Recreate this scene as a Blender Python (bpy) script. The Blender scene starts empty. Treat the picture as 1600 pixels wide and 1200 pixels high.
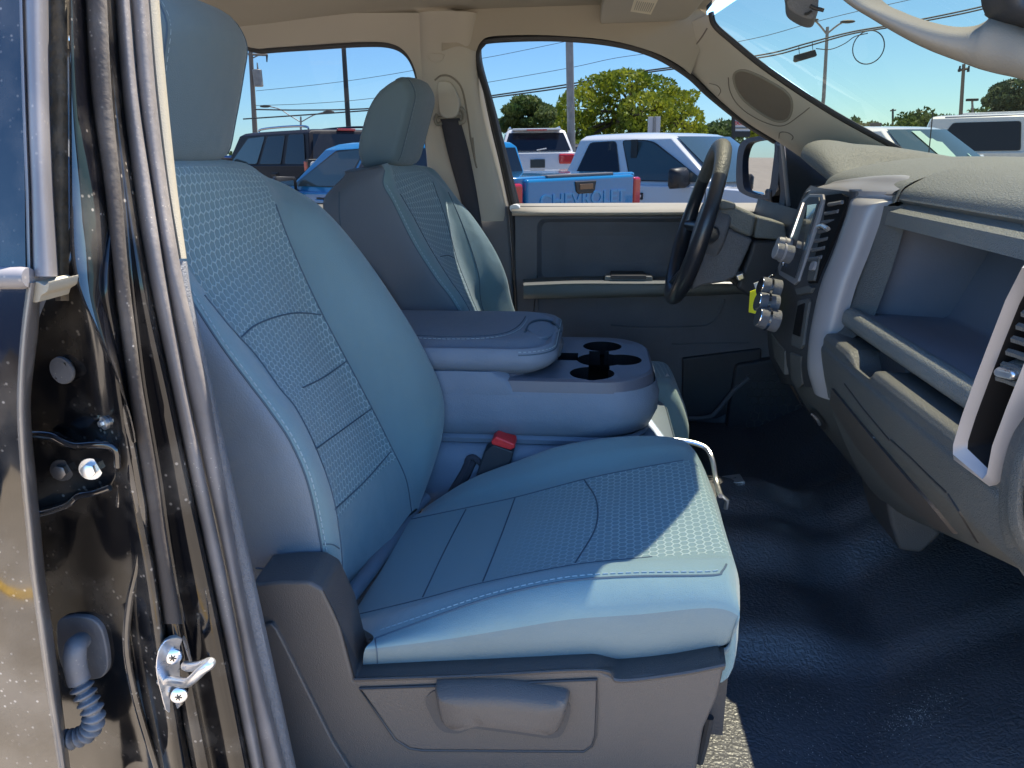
import bpy, bmesh, math, random
from mathutils import Vector, Matrix
from mathutils.bvhtree import BVHTree
random.seed(7)
SC = bpy.context.scene
COL = SC.collection
R = math.radians
# ---------------------------------------------------------------- camera
FPX = 1130.0
YAW, PIT, ROLL = R(6.7), R(17.7), R(0.8)
CAM = Vector((0, 0, 1.6))
_f0 = Vector((-math.sin(YAW), math.cos(YAW), 0)); _r0 = Vector((math.cos(YAW), math.sin(YAW), 0))
CF = _f0 * math.cos(PIT) + Vector((0, 0, -math.sin(PIT))); _u0 = _r0.cross(CF)
CR = _r0 * math.cos(ROLL) - _u0 * math.sin(ROLL); CU = _u0 * math.cos(ROLL) + _r0 * math.sin(ROLL)
cd = bpy.data.cameras.new('camera'); cam = bpy.data.objects.new('camera', cd); COL.objects.link(cam)
cd.sensor_width = 36; cd.lens = 36 * FPX / 1600; cd.clip_start = .02; cd.clip_end = 3000
m3 = Matrix((CR, CU, -CF)).transposed()
cam.matrix_world = Matrix.Translation(CAM) @ m3.to_4x4()
SC.camera = cam
# ---------------------------------------------------------------- light
SUN = Vector((.26, .33, 1)).normalized()
w = bpy.data.worlds.new('World'); SC.world = w; w.use_nodes = True
nt = w.node_tree; bg = nt.nodes['Background']; sky = nt.nodes.new('ShaderNodeTexSky')
sky.sky_type = 'NISHITA'; sky.sun_disc = False
sky.sun_elevation = math.asin(SUN.z); sky.sun_rotation = math.atan2(SUN.x, SUN.y)
sky.air_density = 1.0; sky.dust_density = .1; sky.ozone_density = 1.0
tn = nt.nodes.new('ShaderNodeVectorMath'); tn.operation = 'MULTIPLY'; tn.inputs[1].default_value = (.56, .83, 1.10)
nt.links.new(sky.outputs[0], tn.inputs[0]); nt.links.new(tn.outputs[0], bg.inputs[0]); bg.inputs[1].default_value = .10
sl = bpy.data.lights.new('sun', 'SUN'); sl.energy = 5.0; sl.angle = R(.5); sl.color = (1, .91, .76)
so = bpy.data.objects.new('sun', sl); COL.objects.link(so); so.location = (3, 2, 12)
so.rotation_euler = SUN.to_track_quat('Z', 'Y').to_euler()
SC.view_settings.view_transform = 'Standard'; SC.view_settings.look = 'None'
SC.view_settings.exposure = 2.5; SC.view_settings.gamma = 1
try:
    SC.cycles.use_denoising = True; SC.cycles.max_bounces = 8; SC.cycles.transparent_max_bounces = 16
    SC.cycles.caustics_reflective = False; SC.cycles.caustics_refractive = False
    SC.cycles.sample_clamp_indirect = 6
except Exception: pass
# ---------------------------------------------------------------- helpers
def V(*a): return Vector(a)
def ray(px, py): return CF * FPX + CR * (px - 800) - CU * (py - 600)
def P(px, py, Y): d = ray(px, py); return CAM + d * (Y / d.y)
def PZ(px, py, Z): d = ray(px, py); return CAM + d * ((Z - CAM.z) / d.z)
def PX(px, py, X): d = ray(px, py); return CAM + d * (X / d.x)
def PP(lst, Y=None): return [P(a[0], a[1], a[2] if len(a) > 2 else Y) for a in lst]
def crs(p, n):
    out = []
    L = len(p)
    if L == 2: return [p[0].lerp(p[1], i / n) for i in range(n + 1)]
    for i in range(L - 1):
        a = p[i - 1] if i else p[0] * 2 - p[1]; b = p[i]; c = p[i + 1]; d = p[i + 2] if i + 2 < L else p[-1] * 2 - p[-2]
        for k in range(n):
            t = k / n; t2 = t * t; t3 = t2 * t
            out.append(.5 * ((2 * b) + (c - a) * t + (2 * a - 5 * b + 4 * c - d) * t2 + (3 * b - a - 3 * c + d) * t3))
    out.append(p[-1].copy()); return out
def crs_closed(p, n):
    L = len(p); q = [p[-1]] + list(p) + [p[0], p[1]]
    out = []
    for i in range(1, L + 1):
        a, b, c, d = q[i - 1], q[i], q[i + 1], q[i + 2]
        for k in range(n):
            t = k / n; t2 = t * t; t3 = t2 * t
            out.append(.5 * ((2 * b) + (c - a) * t + (2 * a - 5 * b + 4 * c - d) * t2 + (3 * b - a - 3 * c + d) * t3))
    return out
def keygrid(keys, nu, nv):
    rails = [crs(k, nv) for k in keys]
    cols = [crs([r[j] for r in rails], nu) for j in range(len(rails[0]))]
    return [[cols[j][i] for j in range(len(cols))] for i in range(len(cols[0]))]
def resample(p, step):
    out = [p[0].copy()]; acc = 0
    for a, b in zip(p, p[1:]):
        l = (b - a).length; s = step - acc
        while s <= l and l > 0: out.append(a.lerp(b, s / l)); s += step
        acc = (acc + l) % step if l else acc
    return out
class B:
    def __init__(s): s.v = []; s.f = []; s.m = []; s.uv = []
    def face(s, idx, m=0, uv=None): s.f.append(tuple(idx)); s.m.append(m); s.uv.append(uv)
    def grid(s, rows, m=0, closed=False, cap=False, uvy=False):
        o = len(s.v); nu = len(rows); nv = len(rows[0])
        for r in rows: s.v += [Vector(p) for p in r]
        mid = rows[nu // 2]; vl = [0]
        for a, b in zip(mid, mid[1:]): vl.append(vl[-1] + (b - a).length)
        j0 = nv // 2; ul = [0]
        for i in range(1, nu + (1 if closed else 0)): ul.append(ul[-1] + (rows[i % nu][j0] - rows[i - 1][j0]).length)
        def uvp(i, j):
            p = s.v[o + i * nv + j]; return (p.y, vl[j])
        for i in range(nu if closed else nu - 1):
            i2 = (i + 1) % nu
            for j in range(nv - 1):
                mm = m(i, j) if callable(m) else m
                if uvy:
                    s.face((o + i * nv + j, o + i2 * nv + j, o + i2 * nv + j + 1, o + i * nv + j + 1), mm, (uvp(i, j), uvp(i2, j), uvp(i2, j + 1), uvp(i, j + 1))); continue
                s.face((o + i * nv + j, o + i2 * nv + j, o + i2 * nv + j + 1, o + i * nv + j + 1), mm,
                       ((ul[i], vl[j]), (ul[i + 1], vl[j]), (ul[i + 1], vl[j + 1]), (ul[i], vl[j + 1])))
        if cap:
            for j in (0, nv - 1): s.face([o + i * nv + j for i in range(nu)], m(0, j) if callable(m) else m)
        return s
    def ngon(s, pts, m=0):
        o = len(s.v); s.v += [Vector(p) for p in pts]; s.face(range(o, o + len(pts)), m); return s
    def prism(s, a, b, m=0, mc=None, caps=True):
        n = len(a); o = len(s.v); s.v += [Vector(p) for p in a] + [Vector(p) for p in b]
        for i in range(n): j = (i + 1) % n; s.face((o + i, o + j, o + n + j, o + n + i), m)
        if caps:
            s.face(range(o, o + n), m if mc is None else mc); s.face(range(o + 2 * n - 1, o + n - 1, -1), m)
        return s
    def pxp(s, px, Y0, Y1, m=0, sm=0, mc=None):
        a = [P(p[0], p[1], p[2] if len(p) > 2 else Y0) for p in px]
        if sm: a = crs_closed(a, sm)
        b = [V(p.x, p.y + (Y1 - Y0), p.z) for p in a]
        return s.prism(a, b, m, mc)
    def loops(s, ls, m=0, fill=True):
        o = len(s.v); n = len(ls[0])
        for l in ls: s.v += [Vector(p) for p in l]
        for k in range(len(ls) - 1):
            for i in range(n):
                j = (i + 1) % n
                s.face((o + k * n + i, o + k * n + j, o + (k + 1) * n + j, o + (k + 1) * n + i), m)
        if fill: s.face(range(o + (len(ls) - 1) * n, o + len(ls) * n), m)
        return s
    def box(s, c, d, rot=None, m=0):
        M = rot if rot is not None else Matrix.Identity(3); c = Vector(c)
        q = [c + M @ V(x * d[0] / 2, y * d[1] / 2, z * d[2] / 2) for z in (-1, 1) for x, y in ((-1, -1), (1, -1), (1, 1), (-1, 1))]
        return s.prism(q[:4], q[4:], m)
    def tube(s, pts, r, seg=8, m=0, closed=False, flat=None):
        pts = [Vector(p) for p in pts]; n = len(pts); o = len(s.v); up = None
        for i, p in enumerate(pts):
            if closed: t = pts[(i + 1) % n] - pts[i - 1]
            else: t = pts[min(i + 1, n - 1)] - pts[max(i - 1, 0)]
            if t.length < 1e-9: t = V(0, 0, 1)
            t.normalize()
            if up is None: up = t.orthogonal().normalized()
            up = (up - t * up.dot(t))
            if up.length < 1e-6: up = t.orthogonal()
            up.normalize(); sd = t.cross(up); rr = r[i] if isinstance(r, (list, tuple)) else r
            for k in range(seg):
                a = 2 * math.pi * k / seg
                s.v.append(p + (up * math.cos(a) + sd * math.sin(a)) * rr)
        for i in range(n if closed else n - 1):
            i2 = (i + 1) % n
            for k in range(seg):
                k2 = (k + 1) % seg
                s.face((o + i * seg + k, o + i * seg + k2, o + i2 * seg + k2, o + i2 * seg + k), m)
        if not closed:
            s.face([o + k for k in range(seg)][::-1], m); s.face([o + (n - 1) * seg + k for k in range(seg)], m)
        return s
    def cyl(s, a, b, r, r2=None, seg=24, m=0): return s.tube([a, b], [r, r if r2 is None else r2], seg, m)
    def ell(s, c, r, m=0, nu=16, nv=10, M=None):
        c = Vector(c); rows = []
        for i in range(nu):
            a = 2 * math.pi * i / nu; row = []
            for j in range(nv + 1):
                b = math.pi * (j / nv - .5) * .999
                q = V(r[0] * math.cos(b) * math.cos(a), r[1] * math.cos(b) * math.sin(a), r[2] * math.sin(b))
                row.append(c + (M @ q if M else q))
            rows.append(row)
        return s.grid(rows, m, closed=True)
    def bvh(s): return BVHTree.FromPolygons([tuple(p) for p in s.v], s.f)
    def hits(s, px, off=0., bv=None):
        bv = bv or s.bvh(); out = []
        for p in px:
            d = ray(p[0], p[1]).normalized(); h = bv.ray_cast(CAM, d)
            if h[0] is None: continue
            n = h[1] if h[1].dot(d) < 0 else -h[1]
            out.append(h[0] + n * off)
        return out
    def norm_at(s, px, bv=None):
        bv = bv or s.bvh(); d = ray(*px).normalized(); h = bv.ray_cast(CAM, d)
        return (h[1] if h[1].dot(d) < 0 else -h[1]) if h[0] is not None else -d
def dense(px, step=6):
    pts = crs([V(p[0], p[1], 0) for p in px], 10); return [(p.x, p.y) for p in resample(pts, step)]
def dense_poly(px, step=6):
    pts = [V(p[0], p[1], 0) for p in px]; return [(p.x, p.y) for p in resample(pts, step)]
_w = {}
def wloc(o): return _w.get(o.name, V(0, 0, 0))
def mk(name, b, mats, parent=None, ang=40, bevel=0, bseg=2, solid=0, sub=0, flat=False):
    me = bpy.data.meshes.new(name)
    lo = V(*[min(p[i] for p in b.v) for i in range(3)]); hi = V(*[max(p[i] for p in b.v) for i in range(3)])
    c = (lo + hi) / 2
    if parent is None: c.z = lo.z
    me.from_pydata([tuple(p - c) for p in b.v], [], b.f)
    ul = me.uv_layers.new(name='UVMap')
    k = 0
    for pi, pol in enumerate(me.polygons):
        pol.material_index = b.m[pi]; u = b.uv[pi]
        for q in range(pol.loop_total):
            if u: ul.data[pol.loop_start + q].uv = u[q]
            else:
                co = me.vertices[me.loops[pol.loop_start + q].vertex_index].co; ul.data[pol.loop_start + q].uv = (co.x + co.y, co.z)
    bm = bmesh.new(); bm.from_mesh(me); bmesh.ops.remove_doubles(bm, verts=bm.verts, dist=1e-6)
    bmesh.ops.recalc_face_normals(bm, faces=bm.faces); bm.to_mesh(me); bm.free()
    for m in (mats if isinstance(mats, (list, tuple)) else [mats]): me.materials.append(m)
    for p in me.polygons: p.use_smooth = not flat
    if not flat: me.set_sharp_from_angle(angle=R(ang))
    o = bpy.data.objects.new(name, me); COL.objects.link(o)
    pw = V(0, 0, 0)
    if parent is not None: o.parent = parent; pw = wloc(parent)
    o.location = c - pw; _w[o.name] = c
    if solid: md = o.modifiers.new('s', 'SOLIDIFY'); md.thickness = solid; md.offset = 0
    if bevel:
        md = o.modifiers.new('b', 'BEVEL'); md.width = bevel; md.segments = bseg; md.limit_method = 'ANGLE'; md.angle_limit = R(32); md.harden_normals = True
    if sub: md = o.modifiers.new('ss', 'SUBSURF'); md.levels = sub; md.render_levels = sub
    return o
def thing(name, loc, label, cat, group=None):
    o = bpy.data.objects.new(name, None); COL.objects.link(o); o.location = loc; o.empty_display_size = .2
    _w[o.name] = Vector(loc); return tag(o, label, cat, group)
def tag(o, label=None, cat=None, group=None, kind=None):
    if label: o['label'] = label
    if cat: o['category'] = cat
    if group: o['group'] = group
    if kind: o['kind'] = kind
    return o
# ---------------------------------------------------------------- materials
def mat(name, col, rough=.5, metal=0, spec=.5, coat=0, bump=None, var=None, dust=0, sheen=0, trans=0, vor=None, soft=None):
    m = bpy.data.materials.new(name); m.use_nodes = True; t = m.node_tree; n = t.nodes; p = n['Principled BSDF']
    p.inputs['Base Color'].default_value = (*col, 1); p.inputs['Roughness'].default_value = rough
    p.inputs['Metallic'].default_value = metal; p.inputs['Specular IOR Level'].default_value = spec
    p.inputs['Coat Weight'].default_value = coat; p.inputs['Coat Roughness'].default_value = .03
    if sheen: p.inputs['Sheen Weight'].default_value = sheen
    tc = n.new('ShaderNodeTexCoord')
    src = None
    if var:
        nz = n.new('ShaderNodeTexNoise'); nz.inputs['Scale'].default_value = var[0]; nz.inputs['Detail'].default_value = 6
        t.links.new(tc.outputs['Object'], nz.inputs['Vector'])
        rp = n.new('ShaderNodeMapRange'); rp.inputs[1].default_value = .3; rp.inputs[2].default_value = .7
        rp.inputs[3].default_value = 1 - var[1]; rp.inputs[4].default_value = 1 + var[1]
        t.links.new(nz.outputs['Fac'], rp.inputs[0])
        mx = n.new('ShaderNodeVectorMath'); mx.operation = 'SCALE'; mx.inputs[0].default_value = col
        t.links.new(rp.outputs[0], mx.inputs['Scale']); src = mx.outputs[0]
        rr = n.new('ShaderNodeMapRange'); rr.inputs[1].default_value = .3; rr.inputs[2].default_value = .7
        rr.inputs[3].default_value = max(.02, rough - var[1] * .35); rr.inputs[4].default_value = min(1, rough + var[1] * .35)
        t.links.new(nz.outputs['Fac'], rr.inputs[0]); t.links.new(rr.outputs[0], p.inputs['Roughness'])
    if dust:   # pale specks of grit
        vo = n.new('ShaderNodeTexVoronoi'); vo.inputs['Scale'].default_value = dust
        t.links.new(tc.outputs['Object'], vo.inputs['Vector'])
        nz2 = n.new('ShaderNodeTexNoise'); nz2.inputs['Scale'].default_value = 14; nz2.inputs['Detail'].default_value = 8
        t.links.new(tc.outputs['Object'], nz2.inputs['Vector'])
        lt = n.new('ShaderNodeMapRange'); lt.inputs[1].default_value = .10; lt.inputs[2].default_value = .2; lt.inputs[3].default_value = 1; lt.inputs[4].default_value = 0
        t.links.new(vo.outputs['Distance'], lt.inputs[0])
        l2 = n.new('ShaderNodeMapRange'); l2.inputs[1].default_value = .45; l2.inputs[2].default_value = .7
        t.links.new(nz2.outputs['Fac'], l2.inputs[0])
        mu = n.new('ShaderNodeMath'); mu.operation = 'MULTIPLY_ADD'; mu.inputs[2].default_value = 0
        t.links.new(lt.outputs[0], mu.inputs[0]); t.links.new(l2.outputs[0], mu.inputs[1])
        ad = n.new('ShaderNodeMath'); ad.operation = 'MULTIPLY_ADD'; ad.inputs[1].default_value = .16; 
        t.links.new(l2.outputs[0], ad.inputs[0]); t.links.new(mu.outputs[0], ad.inputs[2])
        mc = n.new('ShaderNodeMix'); mc.data_type = 'RGBA'; mc.inputs[6].default_value = (*col, 1); mc.inputs[7].default_value = (.33, .29, .25, 1)
        if src: t.links.new(src, mc.inputs[6])
        t.links.new(ad.outputs[0], mc.inputs[0]); src = mc.outputs[2]
    if src: t.links.new(src, p.inputs['Base Color'])
    if bump:
        nb = n.new('ShaderNodeTexNoise'); nb.inputs['Scale'].default_value = bump[0]; nb.inputs['Detail'].default_value = 4
        t.links.new(tc.outputs['Object'], nb.inputs['Vector'])
        bp = n.new('ShaderNodeBump'); bp.inputs['Strength'].default_value = 1; bp.inputs['Distance'].default_value = bump[1]
        t.links.new(nb.outputs['Fac'], bp.inputs['Height']); t.links.new(bp.outputs[0], p.inputs['Normal'])
    if soft:
        ns = n.new('ShaderNodeTexNoise'); ns.inputs['Scale'].default_value = soft[0]; ns.inputs['Detail'].default_value = 2
        t.links.new(tc.outputs['Object'], ns.inputs['Vector']); b2 = n.new('ShaderNodeBump'); b2.inputs['Distance'].default_value = soft[1]
        t.links.new(ns.outputs['Fac'], b2.inputs['Height'])
        if bump: t.links.new(b2.outputs[0], bp.inputs['Normal'])
        else: t.links.new(b2.outputs[0], p.inputs['Normal'])
    if vor:
        nb = n.new('ShaderNodeTexVoronoi'); nb.inputs['Scale'].default_value = vor[0]; nb.feature = 'SMOOTH_F1'
        nw = n.new('ShaderNodeTexNoise'); nw.inputs['Scale'].default_value = vor[0] * .5
        ml = n.new('ShaderNodeVectorMath'); ml.operation = 'MULTIPLY_ADD'; ml.inputs[1].default_value = (.012, .012, .012)
        t.links.new(tc.outputs['Object'], nw.inputs['Vector']); t.links.new(nw.outputs['Color'], ml.inputs[0]); t.links.new(tc.outputs['Object'], ml.inputs[2])
        t.links.new(ml.outputs[0], nb.inputs['Vector'])
        bp = n.new('ShaderNodeBump'); bp.inputs['Strength'].default_value = 1; bp.inputs['Distance'].default_value = vor[1]
        t.links.new(nb.outputs['Distance'], bp.inputs['Height']); t.links.new(bp.outputs[0], p.inputs['Normal'])
    return m
def hexmat(name, col, line, cell, amp=1.0, vfade=None):
    m = mat(name, col, .85, spec=.25, sheen=.25); t = m.node_tree; n = t.nodes; p = n['Principled BSDF']
    uv = n.new('ShaderNodeTexCoord')
    def vm(op, a, b=None):
        k = n.new('ShaderNodeVectorMath'); k.operation = op
        for i, q in enumerate((a, b)):
            if q is None: continue
            if isinstance(q, tuple): k.inputs[i].default_value = q
            else: t.links.new(q, k.inputs[i])
        return k
    def ma(op, a, b=None, c=None):
        k = n.new('ShaderNodeMath'); k.operation = op
        for i, q in enumerate((a, b, c)):
            if q is None: continue
            if isinstance(q, (int, float)): k.inputs[i].default_value = q
            else: t.links.new(q, k.inputs[i])
        return k.outputs[0]
    s = (1, 1.7320508, 1)
    q = vm('MULTIPLY', uv.outputs['UV'], (1 / cell, 1 / cell, 0)).outputs[0]
    q = vm('ADD', q, (100, 173.20508, 0)).outputs[0]
    a = vm('MULTIPLY', vm('SUBTRACT', vm('MODULO', q, s).outputs[0], (.5, .8660254, 0)).outputs[0], (1, 1, 0)).outputs[0]
    b = vm('MULTIPLY', vm('SUBTRACT', vm('MODULO', vm('ADD', q, (.5, .8660254, 0)).outputs[0], s).outputs[0], (.5, .8660254, 0)).outputs[0], (1, 1, 0)).outputs[0]
    la = vm('LENGTH', a).outputs['Value']; lb = vm('LENGTH', b).outputs['Value']
    mx = n.new('ShaderNodeMix'); mx.data_type = 'VECTOR'
    t.links.new(ma('LESS_THAN', lb, la), mx.inputs[0]); t.links.new(a, mx.inputs[4]); t.links.new(b, mx.inputs[5])
    g = vm('ABSOLUTE', mx.outputs[1]).outputs[0]; sx = n.new('ShaderNodeSeparateXYZ'); t.links.new(g, sx.inputs[0])
    hd = ma('MAXIMUM', sx.outputs[0], ma('ADD', ma('MULTIPLY', sx.outputs[0], .5), ma('MULTIPLY', sx.outputs[1], .8660254)))
    ln = n.new('ShaderNodeMapRange'); ln.interpolation_type = 'SMOOTHSTEP'; ln.inputs[1].default_value = .385; ln.inputs[2].default_value = .46
    t.links.new(hd, ln.inputs[0]); h = ln.outputs[0]
    nz = n.new('ShaderNodeTexNoise'); nz.inputs['Scale'].default_value = 9; t.links.new(uv.outputs['Object'], nz.inputs['Vector'])
    h = ma('MULTIPLY', h, ma('MULTIPLY_ADD', nz.outputs['Fac'], .8, .45))
    if vfade:
        su = n.new('ShaderNodeSeparateXYZ'); t.links.new(uv.outputs['UV'], su.inputs[0])
        fd = n.new('ShaderNodeMapRange'); fd.inputs[1].default_value = vfade[0]; fd.inputs[2].default_value = vfade[1]
        t.links.new(su.outputs[1], fd.inputs[0]); h = ma('MULTIPLY', h, fd.outputs[0])
    h = ma('MULTIPLY', h, amp)
    mc = n.new('ShaderNodeMix'); mc.data_type = 'RGBA'; mc.inputs[6].default_value = (*col, 1); mc.inputs[7].default_value = (*line, 1)
    t.links.new(h, mc.inputs[0]); t.links.new(mc.outputs[2], p.inputs['Base Color'])
    n2 = n.new('ShaderNodeTexNoise'); n2.inputs['Scale'].default_value = 700; t.links.new(uv.outputs['Object'], n2.inputs['Vector'])
    bp = n.new('ShaderNodeBump'); bp.inputs['Distance'].default_value = .0016
    t.links.new(ma('MULTIPLY_ADD', n2.outputs['Fac'], .25, h), bp.inputs['Height']); t.links.new(bp.outputs[0], p.inputs['Normal'])
    return m
def glassmat(name, tint=(1, 1, 1), refl=.06, rough=0, k=.2):
    m = bpy.data.materials.new(name); m.use_nodes = True; t = m.node_tree; n = t.nodes; n.remove(n['Principled BSDF'])
    tr = n.new('ShaderNodeBsdfTransparent'); tr.inputs[0].default_value = (*tint, 1); gl = n.new('ShaderNodeBsdfGlossy'); gl.inputs['Roughness'].default_value = rough
    fr = n.new('ShaderNodeLayerWeight'); fr.inputs['Blend'].default_value = .25
    mu = n.new('ShaderNodeMath'); mu.operation = 'MULTIPLY_ADD'; mu.inputs[1].default_value = k; mu.inputs[2].default_value = refl
    t.links.new(fr.outputs['Fresnel'], mu.inputs[0])
    mx = n.new('ShaderNodeMixShader'); t.links.new(mu.outputs[0], mx.inputs[0]); t.links.new(tr.outputs[0], mx.inputs[1]); t.links.new(gl.outputs[0], mx.inputs[2])
    t.links.new(mx.outputs[0], n['Material Output'].inputs[0]); return m
FAB = (.142, .220, .240)
M_fab = mat('seat_cloth', FAB, .85, spec=.25, sheen=.3, bump=(900, .0008), var=(5, .07), soft=(13, .006))
M_hr = mat('headrest_cloth', (.105, .145, .165), .8, spec=.25, sheen=.2, bump=(800, .0007), var=(5, .06), soft=(12, .004))
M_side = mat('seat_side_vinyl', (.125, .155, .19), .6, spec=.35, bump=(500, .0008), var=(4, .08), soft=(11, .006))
M_hex = hexmat('hexagon_cloth', FAB, (.34, .45, .475), .0118)
M_hexc = hexmat('hexagon_cloth_cushion', FAB, (.34, .45, .475), .0118, 1, (.2, .42))
M_hexf = hexmat('hexagon_cloth_fine', FAB, (.34, .45, .475), .017, 1)
M_seam = mat('seam_thread_dark', (.055, .085, .115), .85)
M_thread = mat('stitch_thread', (.27, .34, .37), .8)
M_vinyl = mat('console_vinyl', (.138, .175, .225), .55, spec=.4, bump=(420, .0008), var=(6, .06), soft=(12, .005))
M_blk = mat('black_plastic', (.032, .034, .040), .5, spec=.4, bump=(300, .0006), var=(8, .2))
M_blk2 = mat('dark_plastic_grain', (.12, .123, .135), .55, spec=.45, vor=(520, .0012), var=(6, .15))
M_trim = mat('seat_shield_plastic', (.062, .055, .052), .5, spec=.45, bump=(650, .0008), var=(5, .1))
M_dash = mat('dash_soft_grain', (.15, .157, .152), .6, spec=.4, vor=(420, .0014), var=(5, .06))
M_dashlow = mat('dash_hard_plastic', (.085, .087, .085), .52, spec=.42, vor=(500, .0009), var=(4, .12))
M_cubby = mat('dash_bin_lining', (.15, .157, .185), .7, spec=.3, bump=(250, .0004), var=(5, .08))
M_silver = mat('satin_grey_trim', (.26, .25, .26), .42, metal=.1, var=(8, .06))
M_chrome = mat('chrome', (.75, .75, .76), .12, metal=1)
M_steel = mat('zinc_steel', (.62, .62, .63), .3, metal=.9, var=(60, .15))
M_beige = mat('beige_trim', (.43, .395, .335), .75, spec=.25, bump=(900, .0004), var=(3, .04))
M_head = mat('headliner_cloth', (.36, .325, .265), .95, spec=.1, bump=(1200, .0006), var=(2, .05))
M_cream = mat('pillar_garnish', (.23, .21, .17), .7, spec=.25, bump=(800, .0004))
M_grille = mat('speaker_mesh', (.22, .185, .15), .85, vor=(900, .0015))
M_rub = mat('weatherstrip_rubber', (.11, .10, .10), .62, spec=.35, bump=(120, .0006), var=(20, .18), dust=260)
M_rubd = mat('black_rubber', (.02, .02, .022), .55, bump=(200, .0004), var=(10, .2))
M_paint = mat('black_paint', (.0035, .0035, .005), .06, spec=.5, coat=.6, var=(18, .05), dust=130)
M_jamb = mat('black_jamb_paint', (.004, .004, .005), .09, spec=.35, coat=.12, bump=(5, .0012), dust=110)
M_seal = mat('seam_sealer', (.028, .022, .02), .8, bump=(160, .0008), var=(30, .3), dust=160)
M_dirt = mat('dusty_channel', (.085, .07, .05), .85, bump=(90, .004), var=(60, .5), dust=120)
M_hem = mat('door_hem_plastic', (.12, .115, .125), .45, var=(12, .15), dust=140)
M_boot = mat('rubber_boot', (.085, .09, .105), .6, bump=(80, .001), var=(25, .25), dust=200)
M_floor = mat('rubber_floor', (.065, .066, .074), .38, spec=.65, vor=(210, .0017), var=(7, .2))
M_void = mat('recess_shade', (.006, .006, .007), .8, spec=.15)  # near-black that puts the deep shade of recesses into their colour
M_belt = mat('belt_webbing', (.035, .035, .045), .8, bump=(700, .001))
M_red = mat('red_button', (.75, .03, .03), .35)
M_screen = mat('screen_glass', (.035, .045, .045), .08, spec=.7, coat=1)
M_white = mat('white_plastic', (.75, .75, .73), .5)
M_yellow = mat('yellow_tag', (.85, .85, .02), .5)
M_mirror = mat('mirror_glass', (.85, .87, .88), .01, metal=1)
M_wglass = glassmat('windshield_glass', (.225, .225, .19), .005, 0, .03)
M_sglass = glassmat('door_glass', (.20, .21, .225), .005, 0, .06)
M_dglass = mat('tinted_glass', (.012, .014, .018), .03, spec=.8, coat=1, dust=150)
# ================================================================ SETTING
b = B(); xs = [-400, -60, -20, -8, -3, 0, 3, 8, 20, 60, 400]; ys = [-400, -60, -20, -6, -2, 0, 3, 7, 11, 18, 26, 34, 42, 70, 200, 600]
def gz(y): return 0 if y < 11 else (.06 * (y - 11) if y < 34 else 1.38)
b.grid([[V(x, y, gz(y)) for y in ys] for x in xs])
M_asph = mat('asphalt', (.32, .275, .225), .92, spec=.2, bump=(60, .01), var=(3, .12))
tag(mk('ground', b, M_asph), 'grey asphalt car lot', None, None, 'structure')
b = B(); b.box((-2.5, -1.28, .004), (5.5, .06, .004))
tag(mk('parking_lines', b, mat('yellow_paint', (.6, .36, .03), .8, var=(20, .3))), None, None, None, 'structure')
# ================================================================ THE TRUCK
TR = thing('pickup_truck', (.2, 1.4, 0), 'black pickup truck whose open doorway shows its dashboard and beige roof lining', 'pickup truck')
# ---- floor
b = B(); rows = []
def fz(x, y):
    z = .775
    def ss(a, c, t): t = max(0, min(1, (t - a) / (c - a))); return t * t * (3 - 2 * t)
    tun = ss(1.03, 1.10, y) * (1 - ss(1.66, 1.8, y)); z += .05 * tun * (1 - .5 * ss(.36, .46, x)) + .055 * ss(1.24, 1.33, y - .25 * max(0, x - .4)) * (1 - ss(1.55, 1.66, y)) + .02 * ss(1.39, 1.44, y) * (1 - ss(1.5, 1.6, y))
    toe = max(0, x - (.40 + .10 * ss(.8, 1.15, y))); z += .55 * toe + .5 * max(0, x - .72)
    z += .05 * ss(.66, .58, y) if y < .66 else 0
    z += .004 * math.sin(9 * x + 5 * y) * math.sin(7 * y - 3 * x)
    return z
for i in range(104):
    x = -.5 + i * .0155; rows.append([V(x, .58 + j * .0155, fz(x, .58 + j * .0155)) for j in range(107)])
b.grid(rows)
mk('floor', b, M_floor, TR)
b = B(); rg = random.Random(4)
for _ in range(420):
    k_ = rg.random(); px, py = (rg.gauss(1425, 28), rg.gauss(1138, 12)) if k_ < .45 else ((rg.uniform(1190, 1480), rg.uniform(1070, 1190)) if k_ < .9 else (rg.uniform(1180, 1320), rg.uniform(1080, 1110)))
    q = PZ(px, py, .78); q.z = fz(q.x, q.y) + .0006; r = rg.uniform(.0004, .0012)
    a_ = [q + V(r * math.cos(t + k_), r * math.sin(t + k_), 0) for t in (0, 2.1, 4.2)]; o_ = len(b.v); b.v += a_ + [q + V(0, 0, r)]
    for f_ in ((0, 1, 3), (1, 2, 3), (2, 0, 3)): b.face([o_ + i_ for i_ in f_])
tag(mk('grit', b, mat('sand_grit', (.42, .38, .33), .9), flat=True), 'scattered pale sand grit on the dark floor of the passenger footwell', None, None, 'stuff')
# ---- doorway sill
b = B(); b.box((-.2, .60, .74), (2.4, .1, .06)); b.box((-.2, .585, .58), (2.6, .05, .3)); mk('door_sill', b, M_paint, TR, bevel=.02)
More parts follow.
